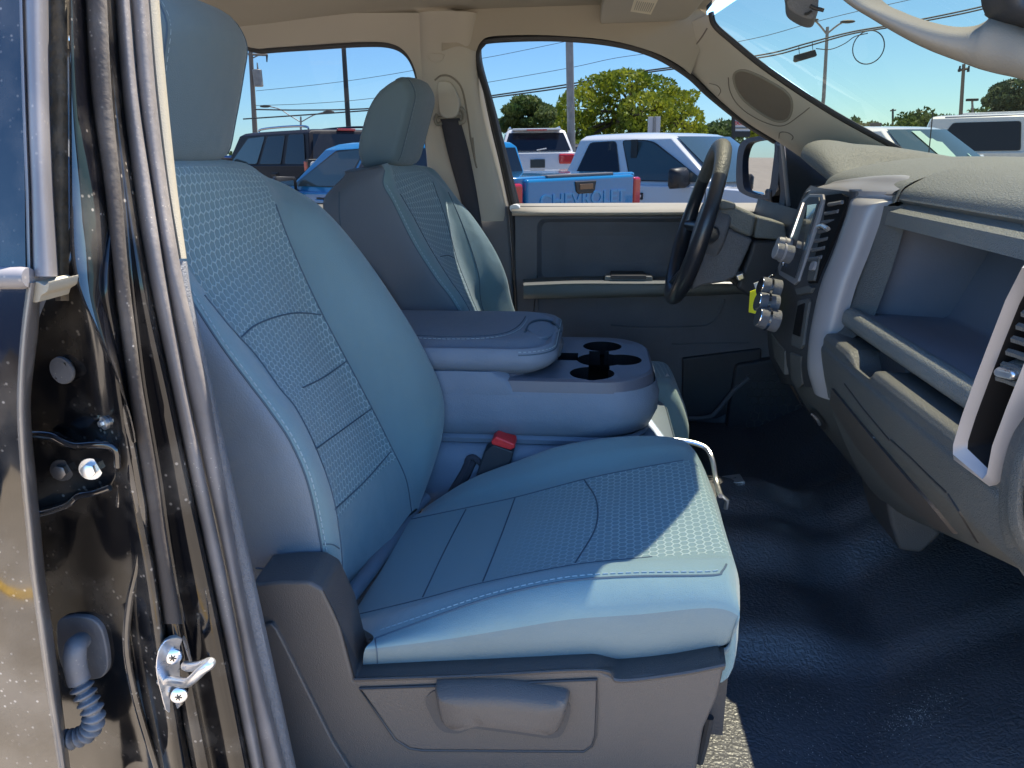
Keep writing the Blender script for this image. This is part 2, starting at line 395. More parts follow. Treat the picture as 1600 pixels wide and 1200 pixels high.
# ---- driver side inner trim with two window openings
def yy(py): return 2.22 - max(0, (330 - py)) * .00075     # tumblehome: glass leans inwards towards the roof
def side(px, dy=0): return [P(p[0], p[1], yy(p[1]) + dy) for p in px]
win_r = [(330, 84), (400, 75), (480, 69), (560, 64), (605, 66), (632, 80), (648, 108), (656, 150), (664, 210), (671, 262), (664, 285), (640, 322), (560, 332), (440, 332), (330, 332)]
win_f = [(745, 72), (760, 58), (800, 54), (860, 54), (950, 61), (1020, 79), (1075, 112), (1110, 144), (1160, 184), (1215, 219), (1250, 235), (1250, 300), (1225, 328), (1000, 330), (803, 330), (790, 280), (768, 190), (745, 100)]
def plate(name, outer, hole, m, y_in, th):
    b = B(); n = 96
    def even(l):
        l = crs_closed(l, 8); tot = [0]
        for i in range(len(l)): tot.append(tot[-1] + (l[(i + 1) % len(l)] - l[i]).length)
        out = []
        for k in range(n):
            s = tot[-1] * k / n; i = max(q for q in range(len(l)) if tot[q] <= s)
            out.append(l[i].lerp(l[(i + 1) % len(l)], (s - tot[i]) / max(1e-9, tot[i + 1] - tot[i])))
        return out
    h = even(hole)
    c = sum(h, V(0, 0, 0)) / n
    return b, h
def holed(outer_px, hole_px, dy, m, name, depth=.06, rad=.0):
    h = crs_closed(side(hole_px, dy), 6); b = B()
    o = []
    # outer loop: same count, nearest along rays from the centre to the rectangle
    x0, x1, y0, y1 = outer_px
    pc = crs_closed([V(p[0], p[1], 0) for p in hole_px], 6); cx = sum(p.x for p in pc) / len(pc); cy = sum(p.y for p in pc) / len(pc)
    for p in pc:
        dx, dy_ = p.x - cx, p.y - cy; k = 1e9
        if dx > 0: k = min(k, (x1 - cx) / dx)
        if dx < 0: k = min(k, (x0 - cx) / dx)
        if dy_ > 0: k = min(k, (y1 - cy) / dy_)
        if dy_ < 0: k = min(k, (y0 - cy) / dy_)
        k = max(k, 1.0); o.append(side([(cx + dx * k, cy + dy_ * k)], dy)[0])
    back = [V(p.x, p.y + depth, p.z) for p in h]
    b.loops([o, h, back], 0, fill=False)
    return b, h, back
b, hr, hrb = holed((250, 700, 20, 345), win_r, 0, None, 'x'); mk('rear_window_trim', b, M_beige, TR, ang=50)
t = B(); t.tube([V(p.x, p.y + .03, p.z) for p in hr], .012, 8, 0, True); mk('window_seal', t, M_rubd, TR)
b, hf, hfb = holed((700, 1300, 30, 345), win_f, 0, None, 'x')
# the front opening is bounded by the roof rail and the pillars; only its rail band is kept
b = B()
rail_low = [(742, 80), (748, 66), (762, 56), (800, 53), (860, 53), (950, 60), (1020, 78), (1060, 98), (1080, 114)]
rail_up = [(690, 80), (695, 30), (740, 0), (800, -10), (860, -20), (960, -20), (1050, -10), (1100, 20), (1112, 40)]
ra = side(rail_low); rb = [P(p[0], p[1], 2.0) for p in rail_up]; rbk = side(rail_low, .07)
b.grid(keygrid([rbk, [V(p.x, p.y + .01, p.z + .004) for p in ra], ra, [(p * .55 + q * .45) + V(0, -.012, .01) for p, q in zip(ra, rb)], rb], 5, 4)); mk('roof_rail_trim', b, M_head, TR, ang=60)
t = B(); t.tube(crs([V(p.x, p.y + .03, p.z - .002) for p in side([(806, 335), (800, 318), (782, 240), (760, 150), (745, 100), (742, 80), (750, 65), (768, 58), (860, 55), (950, 62), (1020, 80), (1075, 112), (1110, 144), (1160, 184), (1215, 219)])], 6), .009, 8); mk('window_seal', t, M_rubd, TR)
# B pillar, driver side
b = B()
pl = [(655, 20), (657, 80), (662, 150), (668, 240), (676, 345)]; pr = [(742, 20), (738, 100), (752, 180), (772, 260), (790, 345)]
L_ = side(pl); Rr = side(pr)
mid1 = [p.lerp(q, .3) + V(0, -.022, 0) for p, q in zip(L_, Rr)]; mid2 = [p.lerp(q, .75) + V(0, -.020, 0) for p, q in zip(L_, Rr)]
Rb = [q + V(.012, .05, 0) for q in Rr]
b.grid(keygrid([[p + V(-.01, .05, 0) for p in L_], L_, mid1, mid2, Rr, Rb], 6, 6)); PB = b
mk('pillar_trim', b, M_beige, TR, ang=70)
b = B(); b.grid(keygrid([side([(733, 125), (741, 170), (760, 250), (778, 322)], .004), side([(741, 105), (752, 170), (772, 250), (792, 322)], .05)], 2, 6)); mk('pillar_edge', b, M_cream, TR)
b = B(); b.grid(keygrid([side([(742, 66), (742, 100), (757, 170), (777, 250), (797, 325)], .05), side([(750, 60), (752, 100), (772, 170), (793, 250), (812, 325)], .09)], 2, 6)); mk('door_frame', b, M_rubd, TR, solid=.01)
b = B(); b.pxp([(668, 322), (793, 322), (800, 420), (806, 520), (690, 520), (680, 400)], 2.215, 2.27); mk('lower_pillar_trim', b, M_blk2, TR, bevel=.008)
t = B(); t.tube(crs(side([(797, 322), (803, 400), (808, 500), (812, 700)], -.012), 4), .006, 8); t.tube(crs(side([(803, 322), (809, 400), (814, 500), (818, 700)], .0), 4), .006, 8); mk('door_seal', t, M_rubd, TR)
# belt, height adjuster, guide
def PY(px, py, d=-.045): return P(px, py, yy(py) + d)
bl = [PY(688, 186), PY(700, 240), PY(722, 320, -.05), PY(745, 420, -.09), PY(752, 520, -.12)]
br = [PY(718, 184), PY(733, 240), PY(748, 320, -.05), PY(762, 420, -.09), PY(770, 520, -.12)]
b = B(); b.grid(keygrid([bl, br], 3, 8)); belt = mk('seat_belt', b, M_belt, TR, solid=.002)
b = B(); b.pxp([(683, 130), (690, 126), (703, 128), (712, 142), (717, 160), (712, 182), (690, 182), (684, 160)], yy(160) - .055, yy(160) - .01, sm=3); mk('belt_guide', b, M_beige, belt, bevel=.006, ang=60)
t = B(); t.tube(crs(PP([(683, 178), (680, 186), (683, 194), (690, 192)], yy(180) - .05), 5), .005); t.tube(crs(PP([(714, 174), (721, 170), (726, 180), (724, 190), (717, 192)], yy(180) - .05), 5), .006); t.tube(PP([(684, 184), (720, 182)], yy(180) - .052), .004); mk('belt_loop', t, M_cream, belt)
t = B(); t.tube(crs([p + V(0, -.001, 0) for p in PB.hits([(680, 125), (690, 118), (705, 120), (720, 135), (728, 165), (738, 230), (745, 262)], .001)], 5), .0025); t.tube([p for p in PB.hits([(738, 215), (742, 250)], .001)], .003); mk('pillar_groove', t, mat('trim_shadow_gap', (.2, .175, .14), .9), TR)
t = B(); t.tube(crs_closed(PB.hits([(668, 86), (680, 84), (694, 86), (690, 95), (681, 98), (671, 94)], .0006), 4), .0012, 6, 0, True); mk('airbag_badge', t, M_beige, TR)
# headliner
def hdr(y): return max(.265, .39 - .66 * (y - 1.45) ** 2) if y > 1.45 else max(.19, .39 - 1.0 * (y - 1.45) ** 2)  # roof front edge, curved unevenly to shape the sun patch on the cushion
b = B(); rows = []
for X in [-1.5, -1.0, -.6, -.3, 0, .15, .33]:
    dx = .02 if X > .3 else 0
    rows.append([V(X if X < .3 else hdr(y) - .005, y, z - dx + (.0 if X > -1 else -.02)) for y, z in ((.80, 1.90), (.83, 1.935), (.90, 1.955), (1.05, 1.96), (1.2, 1.963), (1.4, 1.965), (1.9, 1.955), (2.02, 1.94), (2.09, 1.918))])
b.grid(keygrid(rows, 3, 3)); mk('headliner', b, M_head, TR)
# roof skin and rails (outside), near edge drawn inboard so sun reaches the pillar
b = B(); rows = []
for X, dz in ((-1.6, -.03), (-1, 0), (-.3, .01), (.15, 0), (.28, -.045)):
    rows.append([V(hdr(y) + .005 if X > .2 else X, y, z + dz) for y, z in ((.79, 1.90), (.80, 1.95), (.88, 1.985), (1.05, 2.0), (1.2, 2.006), (1.4, 2.01), (1.96, 1.985), (2.08, 1.95), (2.11, 1.91))])
b.grid(keygrid(rows, 3, 3)); mk('roof', b, M_paint, TR)
b = B(); b.tube(crs([V(-1.5, .82, 1.90), V(-.4, .81, 1.915), V(.1, .82, 1.905), V(.28, .83, 1.89)], 6), .028, 10); mk('door_rail', b, M_paint, TR)
b = B(); b.box((-1.55, 1.4, 1.3), (.08, 1.7, 1.25)); mk('cab_back_wall', b, M_blk2, TR)
b = B(); b.pxp([(300, 325), (668, 325), (690, 700), (300, 700)], 2.235, 2.30); mk('rear_door_panel', b, M_blk2, TR, bevel=.01)
b = B(); b.grid([PP([(420, 331), (545, 330)], 2.175), PP([(420, 327), (545, 326)], 2.165), PP([(420, 320), (545, 319)], 2.23)]); mk('window_sill', b, M_cream, TR)
b = B(); b.pxp([(420, 331), (548, 330), (548, 440), (420, 440)], 2.18, 2.21); mk('rear_door_lining', b, M_rubd, TR)
b = B(); b.ngon([V(-1.3, 2.30, 1.42), V(-.42, 2.30, 1.42), V(-.5, 2.14, 1.93), V(-1.3, 2.14, 1.93)]); mk('rear_window', b, M_sglass, TR)
# ---- sun visor with sticker
b = B(); vo = [PZ(*p, 1.905) for p in ((962, -40), (945, -5), (938, 30), (942, 40), (958, 46), (1000, 51), (1026, 53), (1040, 49), (1047, 42), (1053, 32), (1065, 32), (1080, 24), (1100, 0), (1125, -40))]
vo = crs_closed(vo, 3); b.prism(vo, [p + V(0, 0, .022) for p in vo]); vis = mk('sun_visor', b, M_beige, TR, bevel=.006, ang=60)
b = B(); b.ngon([PZ(*p, 1.9035) for p in ((1003, -40), (985, 18), (1017, 23), (1048, -40))]); st = mk('warning_label', b, mat('label_cream', (.75, .68, .52), .6), vis)
b = B()
for k in range(9):
    u0 = .06 + .1 * k
    q = [PZ(987 + 30 * u0 + 26 * s_, 16 + 4 * u0 - 20 * s_ - 3, 1.9030) for s_ in (0,)]
    a0 = PZ(991 + 3.0 * k, 15.5 + .45 * k, 1.9028); a1 = PZ(996 + 3.2 * k, 2 + .45 * k, 1.9028)
    b.tube([a0, a1], .0007, 4)
mk('label_print', b, mat('label_ink', (.35, .33, .3), .8), vis)
# ---- driver side A pillar
b = B()
up = [(1108, 22), (1114, 42), (1140, 66), (1200, 114), (1300, 180), (1412, 242), (1470, 280)]
lo = [(1050, 88), (1080, 117), (1110, 146), (1160, 186), (1218, 222), (1262, 252), (1300, 280)]
ua = [P(p[0], p[1], 1.985) for p in up]; la = [P(p[0], p[1], 2.13 - .0 * k) for k, p in enumerate(lo)]
m1 = [p.lerp(q, .45) + V(-.022, -.03, .012) for p, q in zip(ua, la)]; m2 = [p.lerp(q, .8) + V(-.02, -.026, .0) for p, q in zip(ua, la)]
b.grid(keygrid([[p + V(.01, .03, .0) for p in ua], ua, m1, m2, la, [p + V(.01, .05, 0) for p in la]], 6, 6)); PA = b
apil = mk('windshield_pillar', b, M_beige, TR, ang=70)
def outline(bv, px, off, n=3): return bv.hits(dense_poly(px + [px[0]], 4), off)
gp = [(1147, 122), (1150, 113), (1163, 110), (1185, 118), (1205, 129), (1226, 142), (1236, 155), (1237, 172), (1230, 186), (1215, 189), (1198, 182), (1180, 170), (1162, 155), (1151, 138)]
gpd = [(p.x, p.y) for p in crs_closed([V(*p, 0) for p in gp], 4)]
def patch(bb, px, off):
    cx = sum(p[0] for p in px) / len(px); cy = sum(p[1] for p in px) / len(px); bv = bb.bvh()
    return B().loops([bb.hits([(cx + (p[0] - cx) * k, cy + (p[1] - cy) * k) for p in px], off, bv) for k in (1, .8, .6, .4, .2)], 0)
b = patch(PA, gpd, .0015); mk('speaker_grille', b, M_grille, apil)
t = B(); t.tube(PA.hits(gpd, .001), .0035, 6, 0, True); mk('speaker_rim', t, M_cream, apil)
t = B(); t.tube(PA.hits(dense([(1105, 44), (1095, 60), (1078, 80), (1058, 97)], 3), .0), .0018, 6); t.tube(PA.hits(dense([(1265, 168), (1250, 180), (1225, 196), (1200, 193), (1170, 178), (1150, 160), (1140, 140), (1138, 120)], 3), .0), .0014, 6)
t.tube(PA.hits(dense([(1217, 216), (1219, 207), (1230, 207), (1239, 213), (1237, 219)], 2), .0), .0012, 6); t.tube(PA.hits(dense([(1122, 150), (1126, 142), (1121, 134), (1108, 130)], 2), .0), .0012, 6)
mk('pillar_groove', t, mat('trim_shadow_gap_b', (.16, .14, .12), .9), apil)
t = B(); t.tube(crs([p + V(.004, .0, .004) for p in ua], 6), .007, 8); mk('windshield_edge', t, M_rubd, TR)
# ---- windshield + header
b = B(); b.grid(keygrid([[V(hdr(y) - .01, y, z) for y, z in ((.74, 1.90), (1.05, 1.925), (1.4, 1.93), (1.75, 1.925), (2.03, 1.905))], [V(.86, .70, 1.535), V(.95, 1.05, 1.545), V(.98, 1.4, 1.55), V(.95, 1.75, 1.545), V(.86, 2.1, 1.535)]], 6, 4)); mk('windshield', b, M_wglass, TR)
# ---- rear view mirror, inside
b = B(); mp = crs_closed(PP([(1228, -8), (1230, 10), (1240, 20), (1258, 29), (1271, 30), (1277, 22), (1279, 5), (1276, -40), (1228, -40)], 1.36), 3)
b.prism(mp, [p + V(.02, .09, 0) for p in mp]); rvm = mk('interior_mirror', b, M_blk2, TR, bevel=.008, ang=60)
t = B(); t.tube(PP([(1266, 9), (1274, 13), (1287, 16)], 1.34), .003); t.tube(crs(PP([(1257, 22), (1263, 21), (1268, 17)], 1.355), 4), .002); mk('mirror_tab', t, M_rubd, rvm)
# ---- passenger side A pillar with grab handle (near, top right)
hu = [(1330, -60), (1378, 0), (1412, 19), (1444, 31), (1475, 39), (1500, 42), (1524, 40), (1540, 33), (1552, 24), (1582, 27), (1622, 44), (1700, 76), (1850, 146)]
hl = [(1262, -60), (1318, 0), (1366, 32), (1412, 59), (1448, 77), (1478, 89), (1500, 97), (1516, 103), (1530, 108), (1556, 115), (1602, 126), (1700, 160), (1850, 240)]
hY = [.90, .87, .85, .835, .825, .818, .812, .806, .80, .79, .77, .74, .68]
hu3 = [P(p[0], p[1], y) for p, y in zip(hu, hY)]; hl3 = [P(p[0], p[1], y) for p, y in zip(hl, hY)]
hm1 = [p.lerp(q, .3) + V(-.012, -.018, 0) for p, q in zip(hu3, hl3)]; hm2 = [p.lerp(q, .75) + V(-.012, -.018, 0) for p, q in zip(hu3, hl3)]; hb = [p.lerp(q, .5) + V(.012, .022, 0) for p, q in zip(hu3, hl3)]
hg = keygrid([hu3, hm1, hm2, hl3, hb, hu3], 5, 6)[:-1]
b = B(); b.grid([r[:37] for r in hg], 0, closed=True, cap=True); M_hand = mat('handle_trim', (.19, .176, .15), .7, spec=.25, bump=(800, .0004)); mk('grab_handle', b, M_hand, TR, ang=60)
b = B(); b.grid([r[36:] for r in hg], 0, closed=True, cap=True); mk('windshield_pillar', b, M_hand, TR, ang=60)
t = B(); t.tube(crs(PP([(1545, 22, .835), (1548, 8, .83), (1538, -40, .84)]), 4), [.004] * 9, 8); mk('pillar_edge', t, M_cream, TR)
b = B(); b.grid(keygrid([PP([(1540, -45, .80), (1550, 18, .80), (1600, 36, .78), (1700, 66, .72)]), PP([(1580, -45, .74), (1600, 2, .74), (1640, 16, .72), (1720, 40, .69)])], 3, 4)); mk('door_seal', b, M_rubd, TR, solid=.012)
# ---------------------------------------------------------------- driver's door (inner side)
def rrect(x0, y0, x1, y1, r, n=5, skew=0):
    out = []
    for cx, cy, a0 in ((x1 - r, y0 + r, -90), (x1 - r, y1 - r, 0), (x0 + r, y1 - r, 90), (x0 + r, y0 + r, 180)):
        for k in range(n + 1):
            a = R(a0 + 90 * k / n); out.append((cx + r * math.cos(a) + skew * (cy - y0), cy + r * math.sin(a)))
    return out
DY = 2.20
b = B()
o = rrect(805, 322, 1330, 760, 3); i1 = rrect(839, 341, 1250, 438, 14); i2 = rrect(846, 347, 1245, 436, 12); i3 = rrect(880, 366, 1215, 416, 8)
b.loops([PP(o, DY + .06), PP(o, DY + .004), PP(i1, DY), PP(i2, DY + .02), PP(i3, DY + .035), PP(rrect(884, 370, 1211, 412, 6), DY + .038)], 0)
door = mk('driver_door', b, M_blk2, TR, ang=50, bevel=.002)
b = B(); b.grid(keygrid([PP([(800, 336), (1000, 336), (1236, 334)], DY - .02), PP([(800, 332), (1000, 332), (1236, 330)], DY - .038), PP([(798, 326), (1000, 325), (1234, 324)], DY - .01), PP([(798, 319), (1000, 318), (1234, 318)], DY + .06)], 3, 4)); mk('window_sill', b, M_beige, door, solid=.004)
b = B(); b.pxp([(797, 322), (806, 320), (812, 325), (806, 333), (798, 330)], DY - .02, DY + .02, sm=2); mk('lock_knob', b, M_white, door, ang=60)
b = B(); top = [(818, 438), (900, 435), (1000, 435), (1100, 435), (1185, 438)]; bt = [(818, 464), (900, 463), (1000, 461), (1100, 459), (1185, 455)]
b.grid(keygrid([PP([(q[0], q[1] - 3) for q in top], DY + .02), PP([(q[0], q[1] + 6) for q in top], DY - .14), PP([(q[0], q[1] + 11) for q in top], DY - .15), PP(bt, DY - .13), PP([(q[0], q[1] + 3) for q in bt], DY + .01)], 4, 5), cap=True); arm = mk('armrest', b, M_dash, door, ang=60)
b = B(); b.pxp(rrect(945, 432, 1020, 440, 3), DY - .11, DY - .05); mk('pull_cup', b, M_dash, arm, bevel=.003)
b = B(); b.pxp(rrect(954, 431, 1010, 436, 2), DY - .118, DY - .03); mk('pull_cup_opening', b, M_rubd, arm)
# lower panel, pocket
t = B(); t.tube(crs(PP([(955, 509), (1000, 512), (1085, 511), (1110, 506), (1122, 494), (1132, 468)], DY - .002), 5), .005, 6); mk('panel_ridge', t, M_blk2, door); t = B(); t.tube(PP([(840, 466), (841, 500), (846, 530)], DY), .002, 5); mk('panel_ridge', t, M_blk2, door); t = B(); t.tube(PP([(1050, 537), (1170, 536)], DY - .002), .0025, 5); mk('panel_ridge', t, M_blk2, door)
b = B(); b.pxp([(1066, 560), (1190, 545), (1190, 620), (1120, 655), (1066, 655)], DY - .012, DY + .02); mk('map_pocket', b, M_blk, door, bevel=.006)
t = B(); t.tube(crs(PP([(1062, 654), (1105, 652), (1122, 640), (1145, 612), (1170, 590)], DY - .03), 5), .007, 8); mk('pocket_rim', t, M_blk2, door)
t = B(); t.tube(PP([(900, 720), (1310, 706)], DY - .05), .022, 8); mk('door_sill_plate', t, M_blk, TR)
b = B(); b.ngon(PP([(805, 335), (1240, 335), (1255, 235), (1110, 144), (950, 61), (800, 54), (745, 72)], None) if False else [P(p[0], p[1], yy(p[1]) + .085) for p in [(812, 335), (1262, 335), (1262, 232), (1160, 184), (1075, 112), (950, 61), (800, 54), (748, 66), (752, 100)]]); mk('door_window', b, M_sglass, door)
# mirror sail and outside mirror
b = B(); b.pxp([(1222, 224), (1258, 240), (1300, 262), (1300, 345), (1218, 345), (1226, 318), (1228, 300)], DY - .01, DY + .06); mk('mirror_sail', b, M_blk, door, bevel=.006)
t = B(); t.tube(crs(PP([(1222, 222), (1226, 260), (1230, 300), (1232, 322)], DY - .016), 4), .006, 8); mk('sail_edge', t, M_silver, door)
b = B(); ho = [(1152, 240), (1156, 226), (1166, 217), (1190, 212), (1212, 212), (1219, 216), (1221, 232), (1217, 270), (1214, 296), (1206, 308), (1190, 312), (1165, 305), (1152, 294), (1150, 270)]
gi = [(1161, 244), (1166, 228), (1174, 222), (1192, 219), (1204, 219), (1209, 222), (1210, 236), (1206, 270), (1203, 292), (1197, 303), (1186, 305), (1170, 300), (1162, 292), (1160, 270)]
MY = 2.46
def mpt(l, d): return crs_closed([P(p[0], p[1], MY - .04 + d - (p[0] - 1185) * .0046 - (p[1] - 262) * .00045) for p in l], 3)
b.loops([mpt(ho, 0), mpt(gi, -.004), [p + V(.012, 0, 0) for p in mpt(gi, 0)]], 0, fill=False)
sc_ = [V(p.x + .10, p.y + .05, p.z) for p in mpt(ho, 0)]; cc = sum(sc_, V(0, 0, 0)) / len(sc_)
b.loops([mpt(ho, 0), [p + V(.05, .02, 0) for p in mpt(ho, 0)], [cc + (p - cc) * .8 for p in sc_]], 0, fill=True)
mir = mk('door_mirror', b, M_blk2, door, ang=50)
b = B(); b.ngon([p + V(.009, 0, 0) for p in mpt(gi, 0)]); mk('mirror_glass', b, M_mirror, mir)
b = B(); b.pxp([(1204, 295), (1232, 300), (1232, 322), (1204, 318)], 2.3, 2.5); mk('mirror_arm', b, M_blk, mir, bevel=.01)
# ---------------------------------------------------------------- dashboard
D0 = 1.19
prof = [V(.90, D0, 1.545), V(.80, D0, 1.572), V(.64, D0, 1.582), V(.53, D0, 1.572)]
pc1 = P(1404, 312, D0); 
prof += [V(pc1.x + .012, D0, pc1.z + .02), pc1, pc1 + V(.008, 0, -.006)]
pf = [P(1396, 330, D0) + V(-.008, 0, 0), P(1390, 351, D0) + V(-.007, 0, 0)]
def ext(pts, y1, bow=.012, n=8):   # a profile swept across the car, slightly bowed
    rails = []
    for k in range(n + 1):
        y = D0 + (y1 - D0) * k / n; s = (y - D0) / (.6 - D0)
        rails.append([V(p.x + bow * s * s, y, p.z - .004 * s * s) for p in pts])
    return rails
YE = .585
dash = None
b = B(); b.grid(ext(crs(prof[:6], 5) + [prof[6]] + pf, YE)); DT = b
dash = mk('dashboard', b, M_dash, TR, ang=55)
# top of the dash in front of the driver and over the centre
b = B(); cpr = [V(.95, 0, 1.545), V(.85, 0, 1.57), V(.66, 0, 1.58), V(.55, 0, 1.572), V(.47, 0, 1.55), V(.45, 0, 1.52)]
b.grid(keygrid([[V(p.x, y, p.z - dz) for p in cpr] for y, dz in ((1.19, 0), (1.4, -.004), (1.56, 0))] + [[V(max(p.x, .66 + .001 * k) + .002 * k, y, p.z - .012) for k, p in enumerate(cpr)] for y in (1.64, 1.9, 2.12)], 3, 5)); mk('dash_top', b, M_dash, dash, ang=60)
# instrument hood
hood = []
for px, py, y, h in ((1312, 294, 1.57, .012), (1296, 280, 1.61, .022), (1274, 262, 1.68, .034), (1257, 248, 1.80, .036), (1251, 243, 1.97, .034), (1258, 250, 2.11, .02)):
    q = P(px, py, y)
    hood.append([V(.90, y, 1.55), V(q.x + .16, y, min(q.z + h + .004, 1.60)), V(q.x + .06, y, q.z + h), V(q.x + .012, y, q.z + h * .75), q, q + V(.012, 0, -.010), q + V(.05, .01, -.004), q + V(.12, .02, -.012)])
b = B(); b.grid(keygrid(hood, 5, 4)); mk('instrument_hood', b, M_dash, dash, ang=60)
b = B(); b.box((.68, 1.86, 1.46), (.02, .5, .24)); b.box((.62, 1.60, 1.45), (.12, .02, .18)); mk('instrument_panel', b, M_blk, dash)
b = B(); b.grid(keygrid([[V(.45, y, 1.47), V(.44, y, 1.40), V(.45, y, 1.25), V(.52, y, 1.08), V(.60, y, 1.0)] for y in (1.58, 1.85, 2.16)], 3, 4)); mk('knee_panel', b, M_blk, dash)
b = B(); b.box((.80, 1.38, 1.28), (.30, 1.56, .50)); b.box((.66, 1.42, 1.22), (.12, .36, .5)); b.box((.93, 1.4, 1.1), (.06, 1.65, .85)); mk('dash_sun_block', b, M_rubd, dash)  # unseen boxes and firewall added to block sun leaking past the dash
# open bin
lipT = P(1347, 484, D0) + V(-.024, 0, 0); lipB = P(1340, 509, D0) + V(-.022, 0, 0)
b = B(); binp = [pf[-1], pf[-1] + V(.16, 0, -.035), V(lipT.x + .155, D0, lipT.z - .012), V(lipT.x + .02, D0, lipT.z - .004)]
binp2 = [pf[-1]] + [pf[-1].lerp(binp[1], t) for t in (.1, .5, .92)] + [binp[1].lerp(binp[2], t) for t in (.04, .5, .95)] + [binp[2].lerp(binp[3], t) for t in (.05, .5, 1)]
rows = ext(binp2, .66); b.grid(rows)
b.ngon([p for p in rows[0]]); b.ngon([p for p in rows[-1]])
mk('storage_bin', b, M_cubby, dash, ang=50)
b = B(); lp = [V(lipT.x + .03, D0, lipT.z - .008), lipT + V(.012, 0, .003), lipT + V(0, 0, 0), lipT + V(-.004, 0, -.008), lipB + V(-.002, 0, .004), lipB + V(.012, 0, -.004), lipB + V(.05, 0, -.004)]
b.grid(ext(crs(lp, 4), .64)); mk('bin_lip', b, M_dash, dash, ang=60)
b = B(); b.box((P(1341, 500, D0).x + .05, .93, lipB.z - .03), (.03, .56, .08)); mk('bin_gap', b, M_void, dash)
# left cheek of the passenger side, beside the centre stack
b = B(); ck = [(1398, 322), (1392, 352), (1372, 420), (1349, 484), (1338, 512), (1318, 524), (1300, 540), (1290, 575), (1296, 622)]
ck2 = [(1360, 322), (1350, 352), (1325, 420), (1303, 484), (1292, 520), (1285, 540), (1283, 550), (1283, 575), (1296, 625)]
b.grid(keygrid([[P(p[0], p[1], 1.165) + V(.02, 0, 0) for p in ck], PP(ck, 1.18), PP([((p[0] + q[0]) / 2, p[1]) for p, q in zip(ck, ck2)], 1.205), [P(p[0], p[1], 1.235) + V(.01, 0, 0) for p in ck2]], 3, 4)); mk('dash_cheek', b, M_dashlow, dash, ang=60)
# glove box
g1 = P(1325, 521, D0) + V(-.022, 0, 0); g2 = P(1307, 540, D0) + V(-.022, 0, 0); g3 = P(1299, 552, D0) + V(-.018, 0, 0)
gpf = [g1 + V(.07, 0, -.006), g1, g1.lerp(g2, .6) + V(-.004, 0, .006), g2 + V(.001, 0, .002), g3 + V(.002, 0, 0), g3 + V(.018, 0, -.06), g3 + V(.05, 0, -.14), g3 + V(.11, 0, -.24), V(.56, D0, .985), V(.70, D0, .97)]
b = B(); rows = ext(crs(gpf, 6), YE, n=40)
# finger notch cut into the top edge; the bottom edge rises towards the passenger door
for r in rows:
    y = r[0].y
    for p in r:
        w_ = max(0, min(1, (g3.z - .05 - p.z) / .26)); p.z += w_ * .17 * min(1.15, max(0, (1.19 - y) / .5))
    k = max(0, min(1, (y - .985) / .015)) * max(0, min(1, (1.075 - y) / .015)); k = k * k * (3 - 2 * k)
    for j, p in enumerate(r):
        if j <= 15: p.z -= .030 * k * max(0, 1 - j / 22); p.x += .006 * k
b.grid(rows); GB = b
glove = mk('glove_box', b, M_dashlow, dash, ang=70)
b = B(); b.box((g1.x + .045, 1.03, g1.z - .01), (.03, .10, .045)); mk('glove_latch', b, M_blk, glove, bevel=.006)
t = B()
for l in ([(1392, 687), (1420, 712), (1450, 742), (1482, 772)], [(1482, 772), (1500, 800), (1520, 835), (1530, 850)], [(1320, 600), (1350, 640), (1392, 690)]): t.tube(GB.hits(dense_poly(l, 4), .0), .0016, 6)
mk('panel_gap', t, M_rubd, glove)
t = B(); t.tube(GB.hits(dense_poly([(1365, 682), (1385, 715), (1412, 750)], 3), .002), [.0008] + [.002] * 60, 6) if False else t.tube(GB.hits(dense_poly([(1366, 683), (1388, 718), (1412, 750)], 3), .001), .0022, 6); mk('panel_edge_glint', t, M_silver, glove)
lA = dense_poly([(1297, 626), (1340, 695), (1392, 757), (1440, 800), (1472, 828)], 6); lB = dense_poly([(1303, 606), (1354, 668), (1412, 735), (1462, 792), (1494, 832)], 6)
n_ = min(len(lA), len(lB)); hA = GB.hits(lA, .004); hB = GB.hits(lB, .004); n_ = min(len(hA), len(hB))
if n_ > 4:
    rA = [hA[int(k * (len(hA) - 1) / 23)] for k in range(24)]; rB = [hB[int(k * (len(hB) - 1) / 23)] for k in range(24)]
    b = B(); b.grid([[p + V(.008, 0, 0) for p in rA], rA, rB, [p + V(.008, 0, 0) for p in rB]]); mk('lower_trim', b, M_trim, dash, ang=40)
# lower bracket and side of the tunnel
b = B(); b.pxp([(1385, 785), (1392, 820), (1405, 861), (1440, 866), (1467, 841), (1475, 832), (1425, 800), (1395, 770)], 1.16, 1.30); mk('tunnel_bracket', b, M_trim, dash, bevel=.008)
b = B(); lw = [(1235, 590), (1262, 640), (1300, 690), (1345, 745), (1392, 792), (1432, 826), (1478, 838)]; lw2 = [(1292, 590), (1298, 628), (1330, 680), (1368, 735), (1402, 772), (1445, 805), (1480, 830)]
b.grid(keygrid([[P(*p, 1.46) + V(.03, .04, 0) for p in lw], PP(lw, 1.42), PP(lw2, 1.24), [P(*p, 1.2) + V(.05, 0, 0) for p in lw2]], 4, 5)); LS = b; low = mk('lower_stack', b, M_dashlow, dash, ang=60)
b = B(); q = crs_closed(LS.hits([(1268, 640), (1276, 640), (1290, 656), (1293, 668), (1286, 668), (1273, 652)], .004), 3)
if len(q) > 8: b.ngon(q); mk('power_socket', b, M_rubd, low)
t = B(); t.tube(LS.hits(dense_poly([(1273, 645), (1281, 652), (1286, 662)], 2), .006), .003, 6); mk('socket_cap', t, M_steel, low)
t = B(); t.tube(LS.hits(dense_poly([(1300, 628), (1335, 690), (1385, 753)], 4), .0), .0018, 6); mk('panel_gap', t, M_rubd, low)
